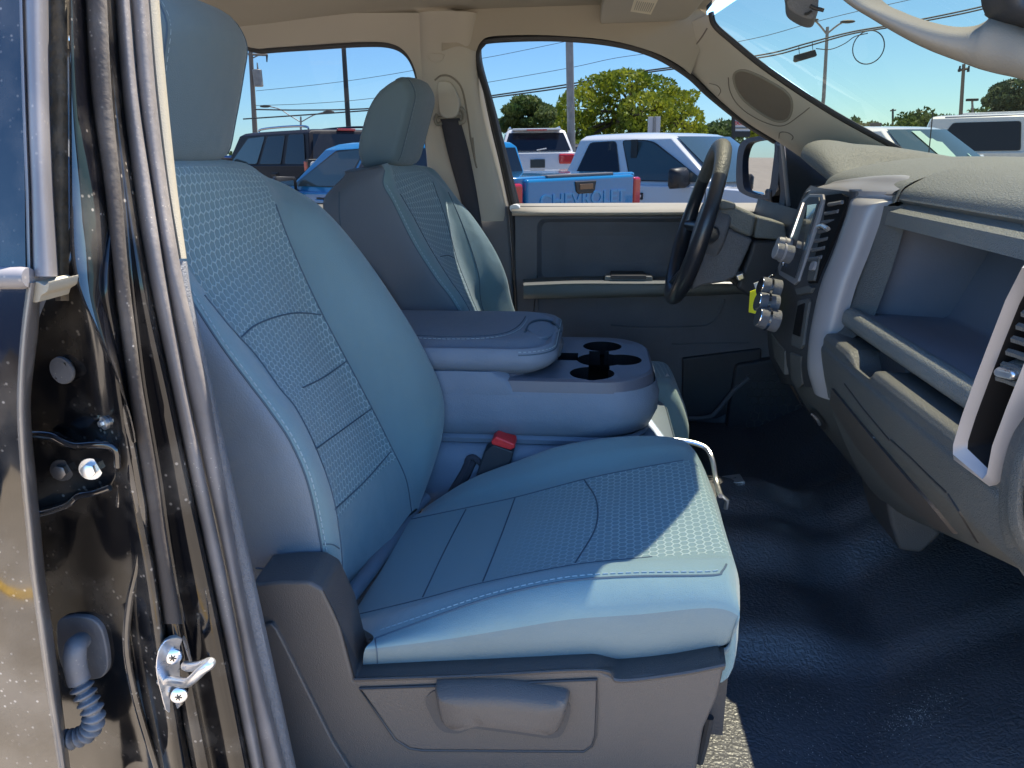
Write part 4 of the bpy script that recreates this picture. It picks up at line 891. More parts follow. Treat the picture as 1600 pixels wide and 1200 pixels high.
# ---- driver's seat
DS = thing('car_seat', (-.1, 1.83, .775), 'driver seat beyond the centre console, with dark inner side and sunlit outer bolster', 'car seat', 'front seats')
d0 = [(545, 276), (519, 311), (523, 344), (537, 374), (604, 462), (645, 550), (700, 680)]
d1 = [(601, 266), (599, 289), (614, 317), (645, 379), (680, 434), (714, 482), (775, 600)]
d2 = [(607, 266), (625, 303), (645, 338), (672, 388), (702, 436), (732, 482), (790, 600)]
d3 = [(655, 264), (676, 284), (697, 344), (714, 406), (730, 448), (745, 485), (800, 600)]
d4 = [(668, 266), (700, 300), (718, 340), (735, 385), (748, 430), (757, 490), (815, 600)]
d5 = [(680, 275), (706, 312), (733, 338), (766, 384), (788, 430), (803, 487), (850, 600)]
dd = [mk3(d0, 1.64), mk3(d1, 1.60), mk3(d2, 1.67), mk3(d3, 1.93), mk3(d4, 1.99), mk3(d5, 2.06)]
d0b = [p + V(-.02, .06, 0) for p in dd[0]]; d5b = [p + V(-.12, .01, .0) for p in dd[5]]
b0 = [p + V(0.012, -.012, 0) for p in [a.lerp(c, .5) for a, c in zip(dd[0], dd[1])]]
b1 = [a.lerp(c, .5) + V(.012, 0, .004) for a, c in zip(dd[1], dd[2])]
b4 = [a.lerp(c, .5) + V(.012, 0, .004) for a, c in zip(dd[4], dd[5])]
rl = [d0b, dd[0], b0, dd[1], b1, dd[2], dd[3], dd[4], b4, dd[5], d5b]
cen = sum((r[0] for r in rl), V(0, 0, 0)) / len(rl)
for r in rl:
    e = r[0]; r.insert(0, cen.lerp(e, .88) + V(-.01, 0, .012)); r.insert(0, cen.lerp(e, .45) + V(-.012, 0, .018))
rails = [crs(r, 6) for r in rl]; nv = len(rails[0]); cols = [crs_closed([r[j] for r in rails], 5) for j in range(nv)]
rows = [[cols[j][i] for j in range(nv)] for i in range(len(cols[0]))]
b = B(); b.grid(rows, lambda i, j: 1 if (i // 5 == 5 and j > 11) else (2 if i // 5 in (0, 1, 2) else 0), closed=True, cap=True, uvy=True); seam.bv = b.bvh()
db = mk('backrest', b, [M_fab, M_hexf, mat('inner_side_dark', (.10, .118, .14), .6, spec=.3, bump=(500, .0006), var=(4, .06))], DS, ang=80)  # inner side zone coloured darker than the seat front
t = B()
for px in (d1, d2[1:], d3[1:], d4[1:], [(530, 300), (531, 344), (540, 385), (560, 425), (596, 482)]): seam(t, b, px, .0017)
seam(t, b, [(688, 401), (700, 399), (711, 404)], .0012)
mk('seam', t, M_seam, db)
t = B(); stitch(t, b, [(p[0] + 5, p[1]) for p in d1[1:]]); mk('stitching', t, M_thread, db)
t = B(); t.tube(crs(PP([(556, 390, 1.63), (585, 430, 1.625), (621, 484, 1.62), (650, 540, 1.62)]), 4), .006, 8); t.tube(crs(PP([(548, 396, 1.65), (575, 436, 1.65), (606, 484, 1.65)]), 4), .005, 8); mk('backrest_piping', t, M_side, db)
headrest(V(0, 0, 0), DS, .25, 1.715)
# cushion: mirrored about the car's centre line and set a little further forward
def mir_(p): return V(p.x + dX, 2 * YC - p.y, p.z + dZ)
tgt = P(1069, 582, 1.70); srcp = cD[7]; dX = .012; dZ = -.028
def mir2(p):
    q = mir_(p); t_ = max(0, min(1, (q.y - 1.80) / .26)); s_ = max(0, min(1, (q.x + .05) / .25)); t_ = t_ * t_ * (3 - 2 * t_)
    return V(q.x - .05 * t_ * s_, q.y, q.z - .055 * t_ * s_)
b = B(); b.grid([[mir2(p) for p in r] for r in g], cm_, uvy=True); b2 = b
dcu = mk('cushion', b, [M_fab, M_hexc, M_fab], DS, ang=80)
t = B(); bv_ = b.bvh()
for px in ((1040, 559), (1042, 587)):
    h = b.hits([(px[0] - 3, px[1] + 3), (px[0], px[1] - 3), (px[0] + 4, px[1] + 2)], .002)
    if len(h) == 3: t.ngon(h)
if t.v: mk('care_tag', t, M_white, dcu)
b = B(); b.box((.0, 1.83, .88), (.44, .44, .2)); mk('seat_base', b, M_rubd, DS, bevel=.02)
# ================================================================ CENTRE CONSOLE SEAT
CN = thing('center_console', (-.15, 1.41, .86), 'padded fold down console with cup holders between the two front seats', 'center console')
def stad(xr, xf, y0, y1, z, r, n=8, dz=0):   # rounded front, square rear
    out = [V(xr, y0, z)]
    for cy, a0 in ((y0 + r, -90), (y1 - r, 0)):
        for k in range(n + 1):
            a = R(a0 + 90 * k / n); out.append(V(xf - r + r * math.cos(a), cy + r * math.sin(a), z + dz))
    out.append(V(xr, y1, z)); return out
ct = P(1000, 592, 1.26); zt = P(940, 594, 1.25).z
xf = PZ(1017, 555, zt).x
YN, YF = 1.245, 1.575
bodyrings = [stad(-.5, xf + .004, YN, YF, zt - .022, .10), stad(-.5, xf + .012, YN - .004, YF, zt - .045, .10), stad(-.5, xf + .010, YN - .006, YF, zt - .075, .10), stad(-.5, xf - .002, YN, YF, zt - .105, .10), stad(-.5, xf - .02, YN + .012, YF, zt - .116, .10)]
b = B(); b.loops(bodyrings, 0); body = mk('console_body', b, M_vinyl, CN, ang=60)
b = B(); b.loops([stad(-.5, xf - .006, YN + .008, YF, zt - .112, .1), stad(-.5, xf - .004, YN + .001, YF, zt - .118, .1), stad(-.5, xf - .01, YN + .004, YF, zt - .127, .1)], 0); mk('console_welt', b, M_vinyl, body, ang=60)
# tray
xt = PZ(795, 560, zt).x
b = B(); b.loops([stad(xt - .03, xf - .012, YN + .012, YF - .01, zt - .03, .09), stad(xt - .02, xf + .002, YN - .001, YF, zt - .024, .10), stad(xt, xf - .001, YN + .002, YF - .002, zt - .004, .10), stad(xt, xf - .006, YN + .008, YF - .008, zt, .095)], 0); b.face(range(len(stad(0,1,0,1,0,.1)))); tray = mk('cup_tray', b, M_vinyl, CN, ang=40)
tray.data.materials.clear(); M_tray = mat('tray_plastic', (.085, .095, .125), .42, spec=.5, bump=(380, .0005), var=(6, .08)); tray.data.materials.append(M_tray)
cut = B(); cups = []
for px, r in (((941, 541), .040), ((972, 562), .038), ((925, 583), .041), ((938, 562), .046)):
    c = PZ(*px, zt); cups.append((c, r)); cut.cyl(V(c.x, c.y, zt - .019), V(c.x, c.y, zt + .02), r, r, 32)
sl_ = PZ(893, 557, zt); cut.box((sl_.x - .012, sl_.y, zt), (.045, .05, .038))
cobs = []
for k in range(6):
    cb = B()
    if k < 4: c, r = cups[k]; cb.cyl(V(c.x, c.y, zt - .06), V(c.x, c.y, zt + .03), r, r * 1.01, 40)
    elif k == 5: cm__ = PZ(936, 562, zt); cb.box((cm__.x, cm__.y, zt - .01), (.040, .13, .09))
    else: cb.box((sl_.x - .012, sl_.y, zt), (.05, .055, .10))
    co = mk('cutter', cb, M_rubd); cobs.append(co)
    md_ = tray.modifiers.new('c', 'BOOLEAN'); md_.object = co; md_.operation = 'DIFFERENCE'; md_.solver = 'EXACT'
bpy.context.view_layer.update()
dg = bpy.context.evaluated_depsgraph_get(); nm = bpy.data.meshes.new_from_object(tray.evaluated_get(dg)); tray.modifiers.clear(); tray.data = nm
for co in cobs: bpy.data.objects.remove(co)
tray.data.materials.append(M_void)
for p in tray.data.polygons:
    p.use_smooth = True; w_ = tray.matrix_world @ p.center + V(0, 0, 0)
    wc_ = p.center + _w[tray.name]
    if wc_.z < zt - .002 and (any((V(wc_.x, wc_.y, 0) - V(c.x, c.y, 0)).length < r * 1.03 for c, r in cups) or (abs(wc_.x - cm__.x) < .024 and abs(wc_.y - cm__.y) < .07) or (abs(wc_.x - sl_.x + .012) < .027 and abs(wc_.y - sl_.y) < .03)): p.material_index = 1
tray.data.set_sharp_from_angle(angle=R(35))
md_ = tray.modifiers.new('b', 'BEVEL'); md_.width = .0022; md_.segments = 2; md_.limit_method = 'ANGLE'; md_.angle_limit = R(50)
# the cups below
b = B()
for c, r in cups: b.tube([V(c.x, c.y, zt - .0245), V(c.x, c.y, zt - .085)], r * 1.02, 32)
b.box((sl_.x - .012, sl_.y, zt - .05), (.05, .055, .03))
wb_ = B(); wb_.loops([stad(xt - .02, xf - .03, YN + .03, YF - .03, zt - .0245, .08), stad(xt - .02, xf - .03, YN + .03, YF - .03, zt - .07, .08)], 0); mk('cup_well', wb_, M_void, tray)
# padded armrest lid
b = B(); b.loops([stad(-.5, xt + .05, YN - .002, YF, zt - .03, .03), stad(-.5, xt + .03, YN - .003, YF, zt - .006, .03), stad(-.5, xt + .012, YN + .002, YF - .004, zt + .012, .03), stad(-.5, xt, YN + .02, YF - .02, zt + .014, .03)], 0); mk('console_shoulder', b, M_vinyl, body, ang=60)
zl = P(820, 500, 1.45).z; a_f = PZ(866, 500, zl).x
def lid(x0, x1, y0, y1, z, r): return stad(x0, x1, y0, y1, z, r, 8)
b = B(); zb_ = zt + .012
lr = [lid(-.5, a_f - .012, 1.262, 1.548, zb_ - .006, .05), lid(-.5, a_f + .008, 1.246, 1.563, zb_ + .006, .06), lid(-.5, a_f + .016, 1.240, 1.568, zb_ + .024, .065), lid(-.5, a_f + .006, 1.246, 1.563, zb_ + .044, .065), lid(-.5, a_f - .006, 1.255, 1.555, zl - .010, .06), lid(-.5, a_f - .025, 1.28, 1.53, zl + .001, .05), lid(-.5, a_f - .06, 1.31, 1.50, zl + .003, .04)]
rr = [crs([r[i] for r in lr], 4) for i in range(len(lr[0]))]; lr2 = [[q[j] for q in rr] for j in range(len(rr[0]))]
b.loops(lr2, 0); LB = b; seam.bv = b.bvh(); ld = mk('armrest_lid', b, M_vinyl, CN, ang=70)
t = B(); t2 = B()
q = lid(-.5, a_f + .0125, 1.2425, 1.5665, zb_ + .0335, .065); t.tube(q[1:], .0016, 6)
pts = resample([p + V(.0, 0, .0055) + (p - V(-.1, 1.4, p.z)).normalized() * -.001 for p in q[1:-1]], .001)
k = 0
while k + 5 < len(pts): t2.tube([pts[k], pts[k + 5]], .0008, 5); k += 9
sm_ = [(640, 524), (700, 526), (755, 525), (790, 520), (808, 511), (818, 500), (822, 492)]
mk('stitching', t2, M_thread, ld); t2 = B(); seam(t, b, sm_, .0016); stitch(t2, b, [(p[0] + (3 if i > 3 else 0), p[1] + 4) for i, p in enumerate(sm_)])
mk('seam', t, M_seam, ld); mk('stitching', t2, M_thread, ld)
lt = [(823, 516), (832, 506), (850, 504), (866, 510), (872, 518), (862, 526), (842, 528)]
h = crs_closed(b.hits(lt, .003), 3)
lb_ = B(); lb_.prism(h, [p + V(-.002, 0, -.02) for p in h]); la_ = mk('latch_pad', lb_, M_vinyl, ld, bevel=.003, ang=60)
t = B(); hh = b.hits(dense([(820, 520), (830, 505), (850, 501), (868, 508), (876, 520)], 3), .002); t.tube(hh, .0022, 6); mk('latch_groove', t, M_seam, ld)
b = B(); lx = a_f + .004; b.prism(PP([(856, 540), (864, 532), (874, 530), (880, 540), (876, 556), (862, 566)], 1.40), [p + V(.0, .04, .0) for p in PP([(856, 540), (864, 532), (874, 530), (880, 540), (876, 556), (862, 566)], 1.40)]); mk('lid_latch', b, M_blk2, ld, bevel=.003)
t = B(); t.tube(crs(PP([(795, 588, 1.26), (825, 580, 1.29), (850, 570, 1.32), (868, 558, 1.36)]), 4), .006, 8); mk('lid_hinge_edge', t, M_tray, tray)
# centre seat pad under the console
b = B(); cz = zt - .128
b.loops([stad(-.5, .15, 1.255, 1.56, .93, .05), stad(-.5, .165, 1.235, 1.575, .96, .06), stad(-.5, .165, 1.232, 1.578, cz - .03, .06), stad(-.5, .155, 1.24, 1.57, cz - .008, .06), stad(-.5, .12, 1.26, 1.55, cz, .05)], 0); PAD = b; seam.bv = b.bvh(); cp = mk('center_cushion', b, M_vinyl, CN, ang=70)
t = B(); t.tube([p + V(0, 0, 0) for p in stad(-.45, .1615, 1.2355, 1.575, cz - .018, .06)[1:12]], .0015, 6); mk('seam', t, M_seam, cp)
b = B(); b.box((-.15, 1.405, .87), (.5, .28, .12)); mk('console_base', b, M_rubd, CN)
# ================================================================ NEAR DOOR PILLAR AND REAR DOOR (left edge of the doorway)
YR = [-60, 0, 150, 300, 430, 520, 600, 660, 750, 825, 900, 975, 1050, 1125, 1200, 1290]
def bx(d, y):
    ks = sorted(d)
    if y <= ks[0]: a, c = ks[0], ks[1]
    elif y >= ks[-1]: a, c = ks[-2], ks[-1]
    else:
        for a, c in zip(ks, ks[1:]):
            if a <= y <= c: break
    return d[a] + (d[c] - d[a]) * (y - a) / (c - a)
def rl_(d, Y, ys=YR, dx=0): return [P(bx(d, y) + dx, y, Y + .00011 * max(0, 440 - y)) for y in ys]   # the pillar leans inwards above the belt line
def strip(lines, ys=YR, nu=4, nv=4):
    return keygrid([rl_(d, Y, ys, dx) for d, Y, dx in lines], nu, nv)
e0u = {0: 33, 150: 37, 300: 43, 430: 46}; e0l = {440: 45, 460: 39, 600: 29, 660: 29, 750: 35, 900: 50, 1050: 71, 1200: 93}
e1u = {0: 72, 150: 74, 300: 80, 430: 88}; e1l = {450: 63, 520: 60, 600: 50, 660: 49, 750: 57, 900: 71, 1050: 91, 1200: 110}
e2 = {0: 105, 150: 106, 300: 107, 470: 108, 600: 110, 900: 130, 1200: 170}
b4l = {0: 135, 150: 145, 300: 166, 450: 180, 600: 200, 750: 222, 850: 240, 1000: 262, 1200: 300}
b4r = {0: 167, 150: 175, 300: 190, 450: 203, 600: 222, 750: 248, 850: 262, 1000: 290, 1200: 330}
b6l = {0: 178, 150: 190, 300: 209, 450: 233, 600: 265, 750: 296, 900: 328, 1050: 359, 1200: 389}
b6m = {0: 204, 150: 217, 300: 239, 450: 262, 600: 291, 750: 323, 900: 355, 1050: 384, 1200: 413}
b6r = {0: 232, 150: 244, 300: 263, 450: 288, 600: 325, 750: 350, 900: 377, 1050: 408, 1200: 446}
crr = {0: 248, 150: 260, 300: 277, 450: 298, 600: 331}
# rear door
ysu = [-60, 0, 100, 200, 300, 380, 432]; ysl = [y for y in YR if y > 435]; ysl = [442] + ysl
far_ = {0: -700, 1200: -760}
b = B(); b.grid(keygrid([rl_({0: -900, 1200: -900}, .535, ysl), rl_({0: -300, 1200: -280}, .505, ysl), rl_({0: -60, 1200: -40}, .497, ysl), rl_(e0l, .498, ysl)], 4, 3))
rd = mk('rear_door', b, M_paint, TR, ang=60)
b = B(); b.grid(keygrid([rl_({0: -900, 1200: -900}, .54, ysu), rl_({0: -60, 1200: -60}, .512, ysu), rl_(e0u, .512, ysu, -4)], 3, 3)); mk('rear_window', b, mat('tinted_door_glass', (.006, .007, .01), .02, spec=.5, coat=.2, dust=150), rd)
b = B(); b.grid(strip([(e0u, .514, -4), (e0u, .500, 0), (e0u, .503, 4)], ysu, 3, 3)); mk('window_edge_strip', b, M_hem, rd)
b = B(); b.grid(strip([(e0u, .505, 4), (e0u, .497, 12), (e1u, .500, -10), (e1u, .515, 0), (e1u, .54, 4)], ysu, 3, 3)); mk('door_frame_strip', b, M_hem, rd, ang=60)
t = B(); t.tube(PP([(-900, 436), (-200, 435), (36, 434), (46, 434)], .495), [.0085, .0085, .0085, .0075], 12); mk('belt_molding', t, M_hem, rd)
b = B(); b.grid(strip([(e0l, .499, -3), (e0l, .492, 3), (e0l, .495, 10), (e1l, .512, -3), (e1l, .53, 0)], ysl, 3, 3)); mk('door_hem', b, mat('door_hem_paint', (.09, .08, .075), .4, coat=.4, var=(10, .2), dust=140), rd, ang=60)
b = B(); b.pxp([(50, 452), (56, 440), (70, 446), (76, 440), (74, 455), (64, 462), (60, 472), (48, 470)], .497, .53, sm=3); mk('seal_end', b, M_cream, rd, bevel=.002, ang=60)
# the pillar
b = B(); ysj = YR
def back_(l): return [p + V(0, .03 if p.z > 1.51 else 0, 0) for p in l]
b.grid(keygrid([back_(q_) for q_ in (rl_({0: 80, 440: 86, 470: 60, 600: 44, 660: 42, 750: 50, 900: 64, 1200: 102}, .575), rl_({0: 100, 450: 104, 600: 100, 900: 118, 1200: 165}, .566), rl_({0: 112, 450: 128, 600: 140, 900: 170, 1200: 225}, .562), rl_({0: 120, 300: 140, 450: 165, 600: 180, 750: 202, 900: 232, 1200: 275}, .546), rl_(b4l, .556, dx=-3), rl_(b4l, .561))], 5, 5)); JB = b; JBV = b.bvh()
pilr = mk('door_pillar', b, M_jamb, TR, ang=70)
b = B(); b.grid(strip([(e1u, .548, -4), (e1u, .541, 4), (e2, .540, -12), (e2, .546, 0)], [-60, 0, 100, 200, 300, 400, 470], 3, 3)); mk('dusty_channel', b, M_dirt, pilr, ang=60)
fll = {0: 106, 300: 108, 420: 111, 470: 128, 540: 160, 620: 192, 700: 211}; ysf = [-60, 0, 150, 300, 400, 460, 520, 580, 640, 690]
b = B(); b.grid(keygrid([rl_(fll, .545, ysf, 1), rl_(fll, .528, ysf, 5), [p.lerp(q, .8) + V(0, -.003, 0) for p, q in zip(rl_(fll, .535, ysf), rl_(b4l, .555, ysf))], rl_(b4l, .566, ysf, 1)], 5, 4)); mk('pillar_flange', b, M_paint, pilr, ang=60)
b = B(); b.grid(strip([(b4l, .563, -2), (b4l, .553, 3), (b4r, .556, -5), (b4r, .566, 0)], [y for y in YR if y < 1000], 3, 4)); mk('seam_sealer', b, M_seal, pilr, ang=60)
b = B(); b.grid(strip([(b4l, .564, -2), (b4l, .556, 4), (b4r, .558, -5), (b4r, .58, 3)], [930, 975, 1050, 1125, 1200, 1290], 3, 4)); mk('pillar_step', b, M_jamb, pilr, ang=60)
b = B(); b.grid(strip([(b4r, .565, -3), (b4r, .576, 3), (b6l, .580, -8), (b6l, .60, 4)], YR, 5, 4)); mk('pillar_recess', b, M_jamb, pilr, ang=60)
b = B(); b.grid(strip([(b6l, .612, 0), (b6l, .594, 3), (b6l, .588, 12), (b6m, .592, -5), (b6m, .604, -1)], YR, 4, 4)); mk('weatherstrip', b, M_rub, pilr, ang=70)
b = B(); b.grid(strip([(b6m, .618, -1), (b6m, .604, 3), (b6r, .606, -8), (b6r, .622, 0)], YR, 4, 4)); mk('weatherstrip', b, M_rub, pilr, ang=70)
b = B(); b.grid(strip([(b6r, .63, -6), (b6r, .625, 3), (crr, .64, 0), (crr, .70, 0)], [-60, 0, 100, 200, 300, 404], 3, 4)); mk('pillar_garnish', b, M_cream, pilr, ang=50)
b = B(); b.grid(strip([(b6r, .63, -8), (b6r, .625, 0), (crr, .64, 0), (crr, .70, -4)], [408, 450, 500, 560, 620, 680, 760, 860, 1000, 1290], 3, 4)); mk('lower_garnish', b, M_blk2, pilr, ang=50)
b = B(); b.grid(keygrid([PP([(404, 985), (430, 1090), (462, 1230)], .70), PP([(428, 1000), (452, 1090), (480, 1230)], .72)], 2, 4)); mk('belt_webbing', b, mat('brown_webbing', (.10, .075, .06), .85, bump=(500, .001)), pilr)
for pts_, r_ in (([(140, 470, .552), (172, 560, .552), (196, 650, .550), (214, 740, .550), (224, 810, .551), (216, 880, .552), (203, 940, .553), (198, 1010, .553), (212, 1090, .553), (245, 1200, .553), (262, 1260, .553)], .0036), ([(205, 700, .552), (207, 745, .549), (218, 800, .550)], .004), ([(290, 880, .590), (312, 960, .588), (318, 1030, .586), (330, 1100, .584), (350, 1200, .582)], .004), ([(150, 690, .556), (172, 698, .555), (186, 712, .554), (190, 745, .554), (186, 790, .556)], .003)):
    t = B(); t.tube(crs(PP(pts_), 6), r_, 10); mk('pressed_ridge', t, M_paint, pilr)
# pillar fittings
def at(px, off=0.0):
    d = ray(*px).normalized(); h = JBV.ray_cast(CAM, d); n = h[1] if h[1].dot(d) < 0 else -h[1]; return h[0] + n * off, n
def disk_axes(n): a = n.orthogonal().normalized(); return a, n.cross(a)
c, n = at((103, 577)); a, e = disk_axes(n)
t = B(); pr = [(0, .0105), (.003, .0125), (.0055, .012), (.006, .009), (.0045, .006), (.001, .0055), (0, .003)]
t.tube([c + n * h for h, r in pr], [r * 1.0 for h, r in pr], 28); mk('rubber_plug', t, M_boot, pilr, ang=60)
c, n = at((166, 660)); t = B(); t.tube([c, c + n * .003, c + n * .004], [.006, .006, .004], 20); t.tube([c, c + n * .0065], [.0032, .0028], 6); mk('screw', t, M_steel, pilr)
# hinge
HY = .545
hp = [(40, 685), (52, 678), (80, 680), (100, 690), (118, 696), (150, 694), (172, 696), (182, 706), (184, 730), (180, 748), (172, 762), (148, 770), (122, 775), (104, 790), (60, 803), (40, 800)]
b = B(); ho_ = [P(p[0], p[1], .552) for p in hp]; b.prism([V(p.x, p.y, p.z) for p in ho_], [p + V(0, .01, 0) for p in ho_])
rim1 = [P(p[0], p[1], .534) for p in hp[:8]]
hinge = mk('door_hinge', b, M_jamb, TR, bevel=.002)
b = B(); b.grid([PP(hp[:9], .553), [p + V(0, 0, .0012) for p in PP(hp[:9], .536)], [p + V(0.0, .001, -.002) for p in PP(hp[:9], .535)], PP([(p[0] - 2, p[1] + 8) for p in hp[:9]], .551)]); mk('hinge_flange', b, M_paint, hinge, ang=70)
t = B(); t.tube(crs(PP(hp[:9], .535), 4), .0028, 10); mk('hinge_rim', t, M_paint, hinge)
t = B(); t.tube(crs(PP(hp[10:], .535), 4), .0028, 10); mk('hinge_rim', t, M_paint, hinge)
b = B(); b.grid([PP(hp[10:], .553), [p + V(0, 0, -.001) for p in PP(hp[10:], .536)], [p + V(0.0, .001, .001) for p in PP(hp[10:], .535)], PP([(p[0] - 1, p[1] - 9) for p in hp[10:]], .551)]); mk('hinge_flange', b, M_paint, hinge, ang=70)
for (x, y) in ((98, 734), (143, 732)):
    p0 = P(x, y, .552); ax = V(.25, -.95, .1).normalized(); t = B(); t.tube([p0, p0 + ax * .002], [.0105, .0100], 24); t.tube([p0, p0 + ax * .009, p0 + ax * .0095], [.0065, .0065, .005], 6); mk('hinge_bolt', t, mat('dark_zinc', (.10, .10, .11), .3, metal=.8) if x < 100 else M_steel, hinge, ang=30)
# rubber wiring boot
b = B(); pl_b = [(95, 972), (112, 960), (140, 960), (158, 970), (168, 990), (174, 1030), (168, 1050), (152, 1057), (120, 1055), (100, 1030)]
q = crs_closed([at(p, .0055)[0] for p in pl_b], 4); q2 = crs_closed([at(p, -.004)[0] for p in pl_b], 4); b.prism(q, q2); boot = mk('wiring_boot', b, M_boot, TR, bevel=.002, ang=60)
pth = PP([(128, 1000, .545), (118, 1012, .532), (117, 1035, .528), (122, 1058, .528), (130, 1078, .526), (138, 1095, .524), (145, 1112, .522), (146, 1128, .521), (138, 1143, .520), (122, 1152, .518), (104, 1156, .516), (90, 1154, .516)])
pts = resample(crs(pth, 14), .0006); n_ = len(pts); rr = []
for i in range(n_):
    s_ = i / n_
    if s_ < .36: r = .0088 + .0015 * min(1, s_ / .1)
    else: r = .0098 + .0021 * math.sin(i * .0006 / .0078 * 2 * math.pi) - .0018 * s_
    rr.append(r)
t = B(); t.tube(pts, rr, 16); mk('bellows_sleeve', t, M_boot, boot, ang=80)
# striker
q0 = [(243, 1045), (246, 1020), (256, 1003), (270, 997), (284, 997), (292, 1010), (296, 1028), (299, 1040), (299, 1070), (294, 1090), (280, 1106), (268, 1114), (258, 1110), (251, 1085), (246, 1065)]
SY = .549
b = B(); qa = [P(p[0], p[1], SY + (p[0] - 270) * .0006) for p in q0]; b.prism(crs_closed(qa, 2), [p + V(-.002, .006, 0) for p in crs_closed(qa, 2)]); stk = mk('door_striker', b, M_steel, TR, bevel=.0012, ang=50)
for (x, y) in ((271, 1025), (280, 1086)):
    p0 = P(x, y, SY - .001); ax = V(.35, -.92, .1).normalized(); a, e = disk_axes(ax); t = B(); t.tube([p0, p0 + ax * .002, p0 + ax * .0038], [.0082, .0078, .0045], 24); sc = mk('striker_screw', t, M_steel, stk)
    t = B()
    for q_ in (0, 1, 2): v_ = a * math.cos(q_ * 1.047) + e * math.sin(q_ * 1.047); t.tube([p0 + ax * .0037 - v_ * .0035, p0 + ax * .0037 + v_ * .0035], .0008, 4)
    mk('screw_recess', t, M_rubd, sc)
t = B(); t.tube(crs(PP([(252, 1064, .548), (268, 1064, .540), (290, 1067, .530), (300, 1062, .524), (315, 1048, .520), (328, 1038, .520), (327, 1035, .524), (312, 1040, .532), (296, 1042, .542), (290, 1040, .550)]), 5), .0046, 12); mk('striker_loop', t, M_steel, stk, ang=70)
# ================================================================ THE LOT OUTSIDE
M_wpaint = mat('white_car_paint', (.72, .73, .75), .22, spec=.5, coat=.8)
M_bpaint = mat('blue_car_paint', (.008, .22, .50), .2, spec=.5, coat=.9)
M_gpaint = mat('dark_grey_paint', (.022, .021, .028), .5, spec=.2)
M_spaint = mat('silver_car_paint', (.33, .35, .37), .25, metal=.5, coat=.8)
M_wing = mat('car_window', (.014, .018, .028), .06, spec=.45)
M_wshd = mat('car_windshield', (.05, .085, .095), .05, spec=.6, coat=.3)
M_tail = mat('tail_light', (.55, .01, .02), .15, coat=1); M_tyre = mat('tyre', (.018, .018, .018), .8); M_alloy = mat('alloy', (.5, .5, .52), .3, metal=.8)
M_blkp = mat('car_black_plastic', (.02, .02, .022), .5); M_clear = mat('clear_lamp', (.6, .62, .64), .1, coat=1); M_chr = mat('car_chrome', (.6, .6, .62), .15, metal=1)
